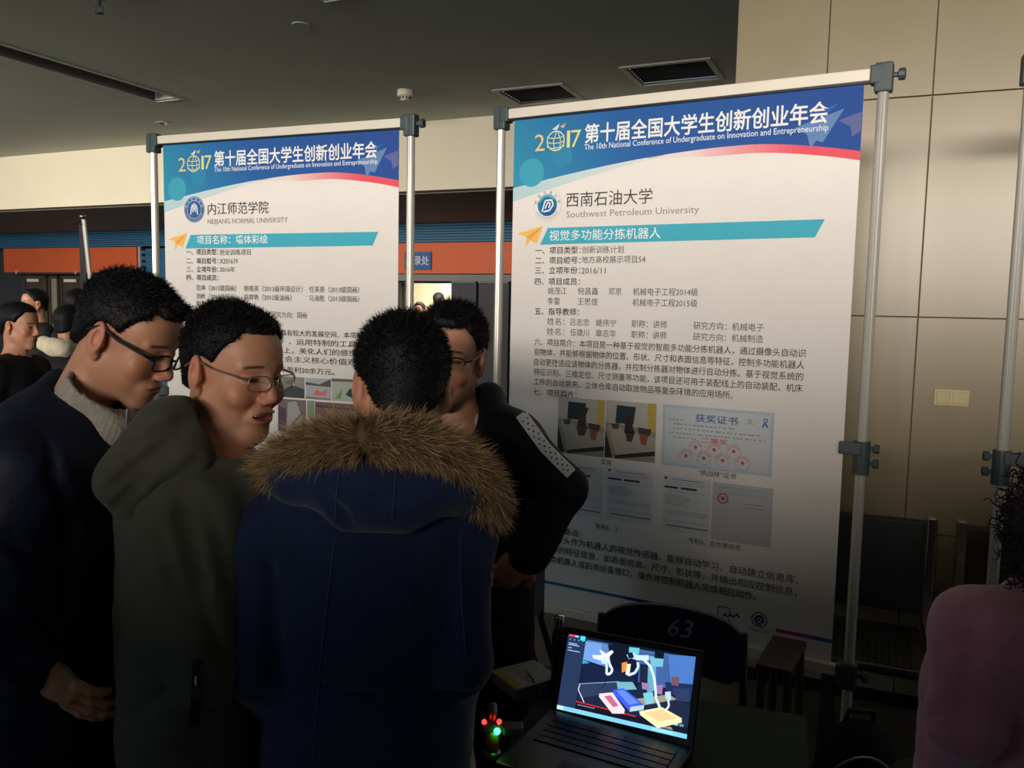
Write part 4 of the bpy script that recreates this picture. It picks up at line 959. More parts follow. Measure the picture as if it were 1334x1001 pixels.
for (x, z, n_, m2) in ((-.014, .070, 'red_light', 'ledred'), (.011, .071, 'red_light', 'ledred'), (.008, .054, 'green_light', 'ledgreen')):
    m_ = MB(); m_.ball((x * s_, -.012 * s_, z * s_), .0042 * s_ if m2 == 'ledred' else .0055 * s_); m_.build(n_, m2, t, True)
# papers near the bottom edge
pp = at(690, 985, 1.42)
t = MB(); t.box((-.03, -.02, 0), (.03, .02, .003), col=(120, 116, 108)); o = t.build('paper_slip', 'vcol'); o.location = (float(pp[0]), float(pp[1]), TZ + .002); o.rotation_euler = (0, 0, .4); tag(o, 'pale paper slip on the green cloth left of the laptop keyboard', 'paper')
# ------------------------------------------------------------------ folding chairs
def folding_chair(label, loc, rz, num):
    t = thing('folding_chair', label, 'chair', loc, rz)
    def tb(n, path, r=.011): m_ = MB(); m_.tube(path, r, 10); return m_.build(n, 'chairtube', t, True)
    W = .185
    # padded back, wide arc at the top
    out = []; 
    for k in range(25):
        a = PI * k / 24; out.append((W * math.cos(a) * (1 + .0 * k), .745 + .085 * math.sin(a) ** .75))
    out = [(W, .66)] + out + [(-W, .66), (-W * .8, .640), (0, .668), (W * .8, .640)]
    m_ = MB(); m_.prism(out, .0, .022); bk = m_.build('backrest', 'chairnavy', t)
    bv = bk.modifiers.new('b', 'BEVEL'); bv.width = .004; bv.segments = 2; bv.limit_method = 'ANGLE'
    if num:
        m_ = MB(); put_text(m_, num, -.005, .776, .052, .060, (160, 170, 200), -.0016, shear=.25); m_.build('number', 'vcol', bk)
    for s in (-1, 1):
        tb('leg', [(s * W, .012, .84 - .06), (s * (W + .006), .012, .60), (s * (W + .004), -.04, .44), (s * W, -.20, .012)])
        tb('leg', [(s * (W - .02), -.30, .43), (s * (W - .015), -.05, .25), (s * (W - .01), .22, .012)])
    tb('stretcher', [(-W, -.16, .12), (W, -.16, .12)], .008)
    m_ = MB(); m_.box((-.18, -.36, .425), (.18, .0, .455), bev=.014); m_.build('seat', 'chairnavy', t)
    return t
c63 = at(872, 840, 2.10)
folding_chair('navy folding chair marked 63, behind the laptop', (float(c63[0]), float(c63[1]), 0), -.33 + 0.0, '63')
c2 = at(694, 830, 2.40)
folding_chair('black folding chair behind the man with his hand on his hip', (float(c2[0]), float(c2[1]), 0), 1.35, None)
fl = at(727, 900, 1.78)
t = thing('flask', 'slim black flask with a glinting metal cap, just left of the laptop screen', 'flask', (float(fl[0]), float(fl[1]), TZ + .001))
hf = float(at(727, 802, 1.78)[2]) - TZ
m_ = MB(); lathe(m_, [(0, 0), (.015, 0), (.017, .004), (.017, hf * .72), (.013, hf * .82), (.013, hf * .84), (0, hf * .84)]); m_.build('body', 'plastic', t, True)
m_ = MB(); lathe(m_, [(.012, hf * .84), (.012, hf * .97), (.009, hf), (0, hf)]); m_.build('cap', 'chrome', t, True)
# dark rucksack on the floor
bpk = at(1118, 1000, 2.15)
t = thing('backpack', 'black rucksack standing on the floor at the lower right', 'backpack', (float(bpk[0]), float(bpk[1]), 0), -.2)
f = SDF(); f.add(ell((0, 0, .25), (.125, .10, .26))); f.add(ell((0, -.07, .17), (.09, .06, .13)), .03); f.cut(plane((0, 0, .0), (0, 0, -1)), .02); f.disp(wr(.004, 30, 3))
V_, Q_ = polygonise(f, (-.18, -.18, -.03), (.18, .16, .56), .012)
o = np_mesh('body', V_, Q_, 'black', None); o.parent = t
m_ = MB(); m_.tube([(-.035, .02, .49), (-.03, .0, .53), (.03, .0, .53), (.035, .02, .49)], .008, 8); m_.build('handle', 'plastic', t)
m_ = MB(); m_.tube([(.09 * math.cos(a) * 1.18, -.095 + .05 * abs(math.cos(a)) ** 2, .25 + .2 * math.sin(a)) for a in np.linspace(.1, PI - .1, 16)], .004, 6); m_.build('zip', 'zip', t)
# dark wooden stool under the right poster
stp = at(1008, 900, 2.26)
t = thing('wooden_stool', 'dark brown wooden stool standing in front of the right poster foot', 'stool', (float(stp[0]), float(stp[1]), 0), -.5)
hs_ = float(at(1003, 878, 2.2)[2])
m_ = MB(); m_.box((-.05, -.02, hs_ - .02), (.05, .22, hs_), bev=.004); m_.build('seat', 'wood', t)
for sx in (-.035, .035):
    for sy in (0, .2): m_ = MB(); m_.tube([(sx * 1.5, sy * 1.1, 0), (sx, sy, hs_ - .015)], [.014, .012], 8); m_.build('leg', 'wood', t)
m_ = MB(); m_.box((-.012, -.024, hs_ - .012), (.02, -.018, hs_ + .002)); m_.build('metal_tip', 'chrome', t)
# ------------------------------------------------------------------ people
HC_ROOT, HC_TIP = np.array([10, 10, 12.]), np.array([22, 20, 20.])
def basis(fwd, roll=0.0):
    y = nrm(fwd); x = nrm(np.cross(y, [0, 0, 1])); z = np.cross(x, y)
    x2 = x * math.cos(roll) + z * math.sin(roll); z2 = -x * math.sin(roll) + z * math.cos(roll)
    return np.stack([x2, y, z2], 1)
class Head:
    def __init__(s, C, fwd, roll=0.0, k=1.0, smile=0, jut=0.0):
        s.C = np.array(C, float); s.R = basis(fwd, roll); s.k = k; s.smile = smile; s.jut = jut
    def w(s, p): return s.C + s.R @ (np.array(p, float) * s.k)
    def e(s, c, r, rot=None):
        R = s.R if rot is None else s.R @ rot
        return ell(s.w(c), np.array(r) * s.k, R)
    def r(s, a, b, r1, r2): return rc(s.w(a), s.w(b), r1 * s.k, r2 * s.k)
    def add(s, f, neck=True):
        e, r = s.e, s.r
        f.add(e((0, -.012, .035), (.074, .095, .085)), .0)
        f.add(e((0, .030, -.030), (.061, .062, .082)), .03)
        f.add(e((0, .045, .045), (.058, .043, .048)), .02)
        for q in (-1, 1):
            f.add(r((q * .052, .0, -.055), (q * .012, .070, -.098), .018, .016), .03)
            f.add(r((q * .012, .084, .024), (q * .046, .070, .022), .007, .006), .012)
            f.add(e((q * .040, .064, -.026), (.024, .018, .022)), .02)
            f.sub(e((q * .032, .098, .003), (.018, .014, .011)), .012)
            f.add(e((q * .031, .072, .002), (.0155, .0145, .0125)), .004)
            f.add(r((q * .017, .085, .0085), (q * .046, .077, .0055), .0028, .0024), .003)
            f.add(r((q * .018, .0845, -.0045), (q * .044, .077, -.003), .0022, .002), .003)
            f.add(e((q * .0115, .098, -.036), (.0085, .010, .0075)), .006)
            f.add(r((q * .068, -.014, -.030), (q * .070, -.014, .012), .011, .011), .008)
            rot = np.array([[math.cos(q * .35), math.sin(q * .35), 0], [-math.sin(q * .35), math.cos(q * .35), 0], [0, 0, 1]])
            f.add(e((q * .080, -.012, -.004), (.0085, .0205, .034), rot), .006)
            f.add(e((q * .077, -.004, -.037), (.006, .009, .011)), .006)
            f.sub(e((q * .086, -.008, -.003), (.006, .0095, .017), rot), .004)
            f.add(r((q * .079, .004, -.012), (q * .080, .002, -.002), .004, .004), .003)
        f.add(r((0, .086, .018), (0, .108, -.028), .0075, .0105), .012)
        f.sub(e((.007, .104, -.044), (.0035, .004, .003)), .002); f.sub(e((-.007, .104, -.044), (.0035, .004, .003)), .002)
        f.add(e((0, .074, -.104), (.021, .017, .016)), .02)
        wl = .026 if s.smile else .022
        f.add(e((0, .082, -.066), (.030, .016, .020)), .012)
        f.add(e((0, .094, -.0585), (wl, .008, .0052)), .005)
        f.add(e((0, .092, -.0745 if s.smile else -.0705), (wl * .85, .008, .0062)), .005)
        if s.smile:
            f.sub(e((0, .096, -.0668), (.025, .014, .0064)), .003)
            for q in (-1, 1): f.sub(r((q * .024, .092, -.045), (q * .036, .080, -.068), .0025, .002), .012); f.add(e((q * .042, .072, -.034), (.018, .012, .015)), .012)
        else: f.sub(e((0, .100, -.0650), (.022, .009, .0014)), .003)
        return f
    def col(s, V):
        q = ((V - s.C) @ s.R) / s.k; c = np.tile(np.array([186., 134., 104.]), (len(V), 1))
        def blend(m, t): 
            m = np.clip(m, 0, 1)[:, None]; c[:] = c * (1 - m) + np.array(t, float) * m
        g = lambda p, r: np.exp(-(((q - np.array(p)) / np.array(r)) ** 2).sum(1))
        blend(g((.042, .07, -.03), (.03, .03, .025)) * .45 + g((-.042, .07, -.03), (.03, .03, .025)) * .45, (206, 120, 96))
        blend(g((0, .11, -.03), (.02, .02, .015)) * .5, (206, 120, 96))
        lip = ((np.abs(q[:, 0]) < .024) & (q[:, 1] > .082) & (q[:, 2] < -.054) & (q[:, 2] > -.080)).astype(float)
        blend(lip * .8 * np.clip(1 - ((q[:, 0] / .026) ** 2 + ((q[:, 2] + .066) / .013) ** 2), 0, 1) * 1.6, (164, 82, 76))
        for e_ in (-1, 1):
            blend(np.clip(g((e_ * .080, -.008, 0), (.015, .025, .035)) * .5, 0, .5), (206, 122, 98))
            bx_ = np.abs(q[:, 0]) ; zc_ = .0245 + .004 * np.clip((.05 - bx_) / .03, 0, 1) - .10 * np.clip(bx_ - .040, 0, .02); blend(np.clip(1.5 - np.abs(q[:, 2] - zc_) / .0026, 0, 1) * np.clip((.052 - bx_) / .006, 0, 1) * np.clip((bx_ - .013) / .005, 0, 1) * (q[:, 1] > .05) * (q[:, 0] * e_ > 0) * .8, (40, 30, 27))
            blend(np.clip(1.25 - np.sqrt(((q[:, 0] - e_ * .032) / .0135) ** 2 + ((q[:, 2] - .0022) / .0042) ** 2), 0, 1) * (q[:, 1] > .07) * 2, (70, 48, 40) if s.smile else (60, 44, 38))
        # shaved shade on the lower face
        blend(np.clip(g((0, .07, -.09), (.05, .04, .03)) * .16, 0, .2), (120, 100, 90))
        return c
    def line(s, q):
        """hairline in head coordinates: positive where hair grows"""
        y, z, x = q[:, 1], q[:, 2], np.abs(q[:, 0])
        base = z - np.interp(y, [-.12, -.075, -.045, -.02, .0, .020, .032, .045, .065, .09], [-.11, -.068, -.030, -.004, -.002, -.006, .020, .040, .052, .070]) 
        front = z - (.066 + .0 * y)
        side = np.where((x > .045) & (y > .02), z - (.060 - .9 * np.clip(x - .045, 0, .03) - .0), 1)
        return np.minimum(base, np.where(y > .055, front, 1))
def hair_obj(h, name, parent, n=5200, ln=.020, puff=.010, spike=.6, front=.0, seed=1, tail=None, res=.004, back=.0, flow=(0, .3, .2), keep=None):
    """scalp cap and short blades in one piece"""
    f = SDF(); f.add(h.e((0, -.014, .038), (.074 + puff, .096 + puff, .085 + puff)))
    f.add(h.e((0, .040, .058), (.056 + puff * .7, .043 + puff, .042 + puff)), .02)
    if front: f.add(h.e((0, .075, .078), (.058, .030, .020 + front)), .02)
    f.add(h.e((0, -.050, -.028), (.060 + back, .044 + puff + back, .062)), .02)
    nk = h.w((0, -.034, -.055)); f.add(rc(h.w((0, -.034, -.02)), nk, (.050 + puff) * h.k, (.051 + puff) * h.k), .015)
    def cutf(P): return (-h.line(((P - h.C.astype(np.float32)) @ h.R.astype(np.float32)) / h.k) * .9 * h.k).astype(np.float32)
    f.cut(cutf, .012)
    for q in (-1, 1): f.sub(h.e((q * .086, -.004, -.012), (.030, .027, .041)), .006)
    f.disp(lambda P: ((puff + .011) * (1 - np.clip(h.line(((P - h.C.astype(np.float32)) @ h.R.astype(np.float32)) / h.k) / .036, 0, 1))).astype(np.float32))
    f.disp(wr(.0018, 90, seed))
    lo = h.C - .17 * h.k; hi = h.C + .17 * h.k
    V, Q = polygonise(f, lo, hi, res)
    N = normals(f, V); q = ((V - h.C) @ h.R) / h.k
    out = ((q - np.array([0, -.014, .038])) / np.array([.074, .096, .085])); out = np.sqrt((out ** 2).sum(1)) > 1.03
    okk = np.nonzero(out)[0]; pick = RNG.choice(okk, n); P = V[pick]; Nn = N[pick]; qq = q[pick]
    fl = h.R @ np.array(flow, float)
    top = np.clip((qq[:, 2] - .0) / .1, 0.12, 1); fade = np.clip(h.line(qq) / .03, .15, 1)
    d = Nn * spike + fl[None] * .5 + RNG.normal(size=P.shape) * .28
    V2, T2, C2 = strands(P - Nn * .002, d, ln * (.35 + .65 * top) * fade * RNG.uniform(.6, 1.25, n), .0016, np.tile(HC_ROOT, (n, 1)), np.tile(HC_TIP, (n, 1)) + RNG.normal(size=(n, 1)) * 3, droop=.35, jit=.25)
    # cap quads to tris
    T1 = np.concatenate([Q[:, [0, 1, 2]], Q[:, [0, 2, 3]]]); VV = np.concatenate([V, V2]); TT = np.concatenate([T1, T2 + len(V)]); CC = np.concatenate([np.tile(HC_ROOT + 4, (len(V), 1)), C2])
    return np_mesh(name, VV, TT, 'hair', parent, CC, smooth=True)
def glasses(h, parent, rim='frame', thick=.0018, full=True, w=.0245, hh=.0165):
    g = MB()
    root = None
    for q in (-1, 1):
        pts = []
        for k in range(25):
            a = 2 * PI * k / 24; ca, sa = math.cos(a), math.sin(a); e = .55
            x = q * .0335 + w * (abs(ca) ** e) * (1 if ca > 0 else -1); z = .000 + hh * (abs(sa) ** e) * (1 if sa > 0 else -1)
            y = .108 - .22 * abs(x) ** 1.25 - .06 * (z - .0) * 0
            pts.append(h.w((x, y, z)))
        if not full: pts = pts[:13]
        g.tube(pts, thick, 6, cap=False)
    g.tube([h.w((-.010, .1065, .004)), h.w((0, .1085, .006)), h.w((.010, .1065, .004))], thick, 6)
    o = g.build('glasses', rim, parent, True)
    for q in (-1, 1):
        t = MB(); t.tube([h.w((q * .058, .102, .006)), h.w((q * .071, .086, .010)), h.w((q * .079, .030, .013)), h.w((q * .083, -.012, .022)), h.w((q * .084, -.034, .004))], [thick * 1.5] * 3 + [thick * 1.3] * 2, 8); t.build('temple', rim, o)
        l = MB(); i0 = len(l.v); c = []
        for k in range(20):
            a = 2 * PI * k / 20; ca, sa = math.cos(a), math.sin(a); e = .55; x = q * .0335 + w * (abs(ca) ** e) * (1 if ca > 0 else -1); z = hh * (abs(sa) ** e) * (1 if sa > 0 else -1); c.append(h.w((x, .108 - .22 * abs(x) ** 1.25, z)))
        l.poly(c); l.build('lens', 'lens', o)
    for ch in list(o.children): pass
    o.matrix_parent_inverse = Matrix.Translation(-Vector(parent.location)) if parent is not None else Matrix()
    return o
def mbw(mb, name, m, parent, smooth=False):
    o = mb.build(name, m, parent, smooth); o.matrix_parent_inverse = Matrix.Translation(-Vector(parent.location)); return o
def hand(f, wpos, d, palmn, s=1.0, curl=.5, thumb=1):
    """palm, four unequal fingers and a thumb; d points to the finger tips, palmn out of the palm"""
    d = nrm(d); palmn = nrm(palmn - d * (np.dot(palmn, d))); l = np.cross(palmn, d); w = np.array(wpos, float)
    f.add(rc(w, w + d * .05 * s, .022 * s, .020 * s, l, 1.5), .02)
    f.add(rc(w + d * .045 * s + l * .0, w + d * .080 * s, .016 * s, .0135 * s, l, 2.3), .015)
    for k, (off, L) in enumerate(((.030, .068), (.010, .078), (-.011, .072), (-.031, .056))):
        p = w + d * (.086 - abs(off - .01) * .25) * s + l * off * s; a = d; c = curl * (.8 + .15 * k)
        for j, (fr, rr) in enumerate(((.45, .0092), (.32, .0084), (.25, .0076))):
            a = nrm(a * math.cos(c * .7) + palmn * math.sin(c * .7)) if j else nrm(a * math.cos(c * .4) + palmn * math.sin(c * .4)); n_ = p + a * L * fr * s
            f.add(rc(p, n_, rr * s, (rr - .0008) * s), .004); p = n_
    p = w + d * .025 * s + l * thumb * .028 * s; a = nrm(d * .7 + l * thumb * .7 + palmn * .3)
    for L, rr in ((.038, .011), (.030, .0095)):
        n_ = p + a * L * s; f.add(rc(p, n_, rr * s, (rr - .001) * s), .008); p = n_; a = nrm(a + d * .5 + palmn * .3)
    return f
def legs(pel, lat, fwd, seated=False):
    """hips, knees, ankles, toes"""
    out = []
    for q in (-1, 1):
        hp = pel + lat * q * .09
        if seated: kn = hp + fwd * .42 + np.array([0, 0, -.0]); kn[2] = hp[2] - .02; an = kn + fwd * .03; an[2] = .09
        else: kn = hp * 1.0 + fwd * .03 + lat * q * .01; kn[2] = hp[2] * .53; an = hp + lat * q * .02 - fwd * .02; an[2] = .09
        toe = an + fwd * .13; toe[2] = .035; out.append((hp, kn, an, toe))
    return out
def person(label, h, neck, chest, pelvis, arms, lat, fwd, seated=False, hr=.0026, torso_r=.082, group=None, hands=((.4, 1), (.4, 1)), fine_hand=None, simple=False):
    """root Empty on the floor and one continuous body mesh (head, neck, trunk, limbs, hands)"""
    base = np.array([pelvis[0], pelvis[1], 0.0]); t = thing('person', label, 'person', base, 0, group)
    lat = nrm(lat); fwd = nrm(fwd)
    f = SDF(); h.add(f)
    nk = h.w((0, -.030, -.055)); f.add(rc(nk, neck, .052 * h.k, .056 * h.k), .025)
    f.add(rc(neck - np.array([0, 0, .05]), pelvis, torso_r, torso_r * .92, lat, 1.35), .05)
    fine = [(h.C - .145 * h.k, h.C + .15 * h.k, hr)]
    for (sh, el_, wr_, dd, pn, cu, th) in arms:
        f.add(rc(sh, el_, .036, .032), .03); f.add(rc(el_, wr_, .032, .024), .02)
        hand(f, wr_, dd, pn, 1.0, cu, th)
        if not simple: fine.append((wr_ - .0 + nrm(dd) * .07 - .09, wr_ + nrm(dd) * .07 + .09, .004))
    lg = legs(pelvis, lat, fwd, seated)
    for (hp, kn, an, toe) in lg:
        f.add(rc(hp, kn, .078, .052), .04); f.add(rc(kn, an, .050, .036), .02); f.add(rc(an + [0, 0, -.02], toe, .036, .028), .02)
    pts = np.array([h.C, neck, pelvis] + [p for a in arms for p in a[:3]] + [p for l_ in lg for p in l_]); lo = pts.min(0) - .24; hi = pts.max(0) + .24; lo[2] = max(lo[2], -.01)
    if fine_hand is None and len(fine) > 1 and not simple: fine = fine[:1]
    V, Q = polygonise(f, lo, hi, .02 if simple else .014, fine if fine_hand is None else [fine[0], fine[1 + fine_hand]])
    body = np_mesh('body', V, Q, 'skin', t, h.col(V))
    tf = SDF()
    for (hp, kn, an, toe) in lg: tf.add(rc(hp, kn, .090, .066), .04); tf.add(rc(kn, an, .066, .056), .03)
    tf.add(rc(pelvis + [0, 0, .10], pelvis - [0, 0, .02], torso_r * 1.2, torso_r * 1.2, lat, 1.35), .05); tf.disp(wr(.004, 28, 5)); tf.cut(plane((0, 0, .045), (0, 0, -1)))
    sdf_obj('trousers', tf, np.array([lo[0], lo[1], 0.0]), np.array([hi[0], hi[1], pelvis[2] + .25]), .02, 'trouser', t)
    for (hp, kn, an, toe) in lg:
        sf = SDF(); sf.add(rc(an + [0, 0, -.035], toe, .050, .040)); sf.cut(plane((0, 0, .002), (0, 0, -1))); c0 = (an + toe) / 2
        sdf_obj('shoe', sf, c0 - .16, c0 + .16, .014, 'shoe', t)
    return t
def bounds(ps, m=.16): ps = np.array(ps); return ps.min(0) - m, ps.max(0) + m
Z3 = np.array([0, 0, 1.0])

def crease(f, pix, Y, r=.008, k=.018, out=.35):
    P = project(f, [at(x, y, Y) for x, y in pix]); N = normals(f, P); P = P + N * r * out
    for a, b in zip(P[:-1], P[1:]):
        if np.linalg.norm(a - b) < .25: f.sub(rc(a, b, r, r), k)

# ---- person 1 : leftmost, profile, dark navy jacket, grey roll-neck
h1 = Head(at(167, 440, 1.56), (.90, -.14, -.46), roll=.0, k=.95)
nk1 = at(88, 560, 1.53); ch1 = at(85, 690, 1.55); pv1 = at(70, 1020, 1.55)
la1 = nrm([-.12, 1, 0]); fw1 = nrm([1, .12, 0])
shN, shF = at(28, 612, 1.38), at(120, 600, 1.72)
elN, wrN = at(-24, 800, 1.30), at(46, 866, 1.36); elF, wrF = at(125, 800, 1.80), at(120, 850, 1.70)
pr1 = person('man in dark navy jacket and grey roll-neck, head bowed in profile, leftmost of the group', h1, nk1, ch1, pv1,
    [(shN, elN, wrN, at(84, 898, 1.36) - at(46, 866, 1.36), (.2, .9, .3), .5, 1), (shF, elF, wrF, fw1, (0, 0, -1), .5, 1)], la1, fw1, fine_hand=0)
hair_obj(h1, 'hair', pr1, n=11000, ln=.016, puff=.009, front=.008, flow=(0, 1.1, .3), seed=2, spike=.5)
glasses(h1, pr1, 'frame', .0022, True)
j = SDF()
j.add(rc(nk1 + [-.02, 0, -.06], pv1 + [0, 0, .05], .135, .155, la1, 1.35)); j.add(rc(shN, shF, .075, .075), .07); j.add(rc(nk1 - [0, 0, .06], pv1, .10, .10, la1, 1.35), .05)
j.add(rc(shN, elN, .066, .060), .03); j.add(rc(elN, wrN, .058, .042), .02)
j.add(rc(shF, elF, .066, .058), .03); j.add(rc(elF, wrF, .058, .042), .02)
j.add(rc(at(62, 532, 1.60), at(132, 612, 1.46), .036, .040), .02); j.add(rc(at(75, 498, 1.60), at(62, 545, 1.52), .030, .050), .03)
j.sub(rc(at(108, 500, 1.53), at(150, 585, 1.53), .055, .055), .015)
j.sub(rc(at(40, 650, 1.26), at(60, 860, 1.24), .012, .012), .05)
crease(j, [(58, 560), (70, 620), (92, 690), (88, 790)], 1.1); crease(j, [(10, 700), (40, 740), (44, 800)], 1.1); crease(j, [(5, 815), (40, 822), (70, 838)], 1.1, .006); crease(j, [(0, 838), (30, 850), (62, 852)], 1.1, .006); j.disp(wr(.0065, 22, 11)); j.disp(wr(.002, 60, 12))
lo, hi = bounds([nk1, pv1, shN, shF, elN, elF, wrN, wrF, at(75, 498, 1.6)]); j.cut(plane(pv1 - [0, 0, .06], (0, 0, -1)))
sdf_obj('jacket', j, lo, hi, .008, 'navydark', pr1)
# ribbed roll-neck
a_, b_ = at(104, 556, 1.53), at(136, 506, 1.52); ax_ = nrm(b_ - a_)
def ribs(ax, c, n=70, amp=.0016):
    u = nrm(np.cross(ax, [0, 0, 1])); v = np.cross(ax, u); c = np.array(c, np.float32)
    return lambda P: (amp * np.sin(np.arctan2((P - c) @ v.astype(np.float32), (P - c) @ u.astype(np.float32)) * n)).astype(np.float32)
k = SDF(); k.add(rc(a_ - ax_ * .04, b_ - ax_ * .012, .074, .066)); k.add(rc(at(146, 560, 1.50), at(150, 625, 1.51), .046, .03), .03)
k.sub(rc(a_, b_ + ax_ * .1, .055, .057), .004); k.cut(plane(b_ - ax_ * .004 + [0, 0, 0], nrm(ax_ + np.array([.35, 0, .5]) * .55)), .004); k.disp(ribs(ax_, a_))
lo, hi = bounds([a_, b_, at(150, 625, 1.5)], .1); sdf_obj('roll_neck_jumper', k, lo, hi, .0038, 'knit', pr1)
m_ = MB(); m_.tube([at(167, 533, 1.43), at(166, 552, 1.43)], .0035, 6); mbw(m_, 'zip_pull', 'zip', pr1)

# ---- person 2 : olive hooded jacket, smiling
h2 = Head(at(304, 483, 1.48), (.86, -.48, -.17), roll=.02, k=.94, smile=1)
nk2 = at(272, 600, 1.44); pv2 = at(262, 1060, 1.46)
la2 = nrm([-.30, .95, 0]); fw2 = nrm([.95, .30, 0])
s2N, s2F = at(262, 668, 1.34), at(330, 650, 1.62); e2N, w2N = at(275, 868, 1.34), at(345, 905, 1.60); e2F, w2F = at(380, 850, 1.70), at(450, 820, 1.75)
pr2 = person('smiling man in olive green hooded jacket and thin glasses, second from left', h2, nk2, nk2, pv2,
    [(s2N, e2N, w2N, fw2, (0, 1, 0), .6, 1), (s2F, e2F, w2F, fw2, (0, 0, -1), .6, 1)], la2, fw2)
hair_obj(h2, 'hair', pr2, n=11000, ln=.013, puff=.007, flow=(0, .3, .4), seed=4, spike=.8)
glasses(h2, pr2, 'gold', .0011, True, .024, .0145)
tm = MB(); tm.box((-.021, .078, -.0668), (.021, .0930, -.0602), bev=.003); P_ = [h2.w(v) for v in tm.v]; tm.v = [tuple(p) for p in P_]; mbw(tm, 'teeth', 'shirt', pr2)
j2 = SDF()
j2.add(rc(nk2 + [-.05, 0, -.10], pv2 + [-.02, 0, 0], .110, .122, la2, 1.25)); j2.add(rc(s2N, s2F, .070, .070), .07); j2.add(rc(nk2 - [0, 0, .06], pv2, .10, .10, la2, 1.35), .05)
j2.add(rc(s2N, e2N, .064, .056), .025); j2.add(rc(e2N, w2N, .056, .042), .02); j2.add(rc(s2F, e2F, .064, .056), .03); j2.add(rc(e2F, w2F, .056, .042), .02)
j2.sub(rc(at(236, 600, 1.25), at(250, 770, 1.27), .010, .008), .03); j2.sub(rc(at(250, 770, 1.27), at(300, 880, 1.27), .008, .008), .03)
j2.add(rc(at(262, 552, 1.42), at(345, 640, 1.38), .050, .045), .03)
j2.sub(rc(at(296, 520, 1.42), at(320, 610, 1.42), .062, .064), .012)
crease(j2, [(238, 640), (243, 690), (258, 760), (286, 850)], 1.1, .006, .022); crease(j2, [(262, 650), (284, 700), (300, 760)], 1.1); crease(j2, [(205, 700), (222, 760), (250, 810)], 1.1); crease(j2, [(180, 930), (215, 905), (250, 900)], 1.1, .006); j2.disp(wr(.007, 20, 21)); j2.disp(wr(.0018, 70, 22)); j2.cut(plane(pv2 + [0, 0, -.04], (0, 0, -1)))
lo, hi = bounds([nk2, pv2, s2N, s2F, e2N, e2F, w2N, w2F]); jk2 = sdf_obj('jacket', j2, lo, hi, .007, 'olive', pr2)
hd2 = SDF()
hd2.add(rc(at(165, 622, 1.34), at(222, 562, 1.38), .050, .052)); hd2.add(rc(at(222, 562, 1.38), at(298, 560, 1.42), .050, .040), .04)
hd2.add(ell(at(214, 612, 1.37), (.085, .065, .075)), .04); hd2.add(rc(at(178, 660, 1.35), at(250, 600, 1.33), .028, .03), .03)
hd2.add(rc(at(175, 668, 1.36), at(178, 676, 1.36), .022, .016), .02)
hd2.sub(rc(at(296, 515, 1.42), at(312, 590, 1.42), .062, .062), .012)
hd2.sub(rc(at(190, 672, 1.28), at(262, 588, 1.27), .012, .010), .02); hd2.sub(rc(at(150, 640, 1.27), at(215, 560, 1.30), .007, .006), .02); hd2.sub(rc(at(172, 655, 1.27), at(236, 578, 1.28), .006, .006), .018)
crease(hd2, [(178, 664), (215, 640), (258, 600), (292, 572)], 1.1, .009, .02); crease(hd2, [(142, 640), (176, 606), (232, 566)], 1.1, .007); crease(hd2, [(165, 590), (205, 560), (250, 548)], 1.1, .006); crease(hd2, [(150, 662), (170, 640), (190, 622)], 1.1, .006); hd2.disp(wr(.006, 30, 23)); hd2.disp(wr(.0015, 80, 24))
lo, hi = bounds([at(165, 622, 1.34), at(298, 560, 1.42), at(178, 676, 1.36)], .12); sdf_obj('hood', hd2, lo, hi, .0055, 'olive', pr2)
def decal(mb, fn, pix, w, Y, lift=.0015, col=(20, 22, 20), n=8):
    """ribbon laid on a garment along pixels of the photograph, w metres wide"""
    P = []
    for (a, b) in zip(pix[:-1], pix[1:]):
        for t_ in np.linspace(0, 1, n, endpoint=False): P.append((a[0] + (b[0] - a[0]) * t_, a[1] + (b[1] - a[1]) * t_))
    P.append(pix[-1]); S0 = np.array([at(x, y, Y) for x, y in P])
    for it in range(1): pass
    S_ = []
    for i in range(len(S0)):
        d = nrm(S0[min(i + 1, len(S0) - 1)] - S0[max(0, i - 1)]); v = nrm(S0[i] - CAM); S_.append(nrm(np.cross(d, v)))
    cols_ = []
    for q in np.linspace(-.5, .5, 6):
        L_ = project(fn, S0 + np.array(S_) * w * q); ok = np.abs(fn(L_.astype(np.float32))) < .02; cols_.append((L_ + normals(fn, L_) * lift, ok))
    for (A_, oa), (B_, ob_) in zip(cols_[:-1], cols_[1:]):
        for i in range(len(S0) - 1):
            if oa[i] and oa[i + 1] and ob_[i] and ob_[i + 1] and np.linalg.norm(A_[i] - A_[i + 1]) < .03 and np.linalg.norm(A_[i] - B_[i]) < .03: mb.poly([A_[i], A_[i + 1], B_[i + 1], B_[i]], col)
    return mb
m_ = decal(MB(), j2, [(257, 858), (256, 900), (253, 946)], .011, 1.05, .002); pk = mbw(m_, 'pocket_zip', 'black', pr2)
z_ = project(j2, [at(257, 880, 1.05)])[0]; m_ = MB(); m_.tube([z_ + [0, -.004, 0], z_ + [0, -.005, -.014]], .0022, 6); mbw(m_, 'zip_pull', 'zip', pr2)

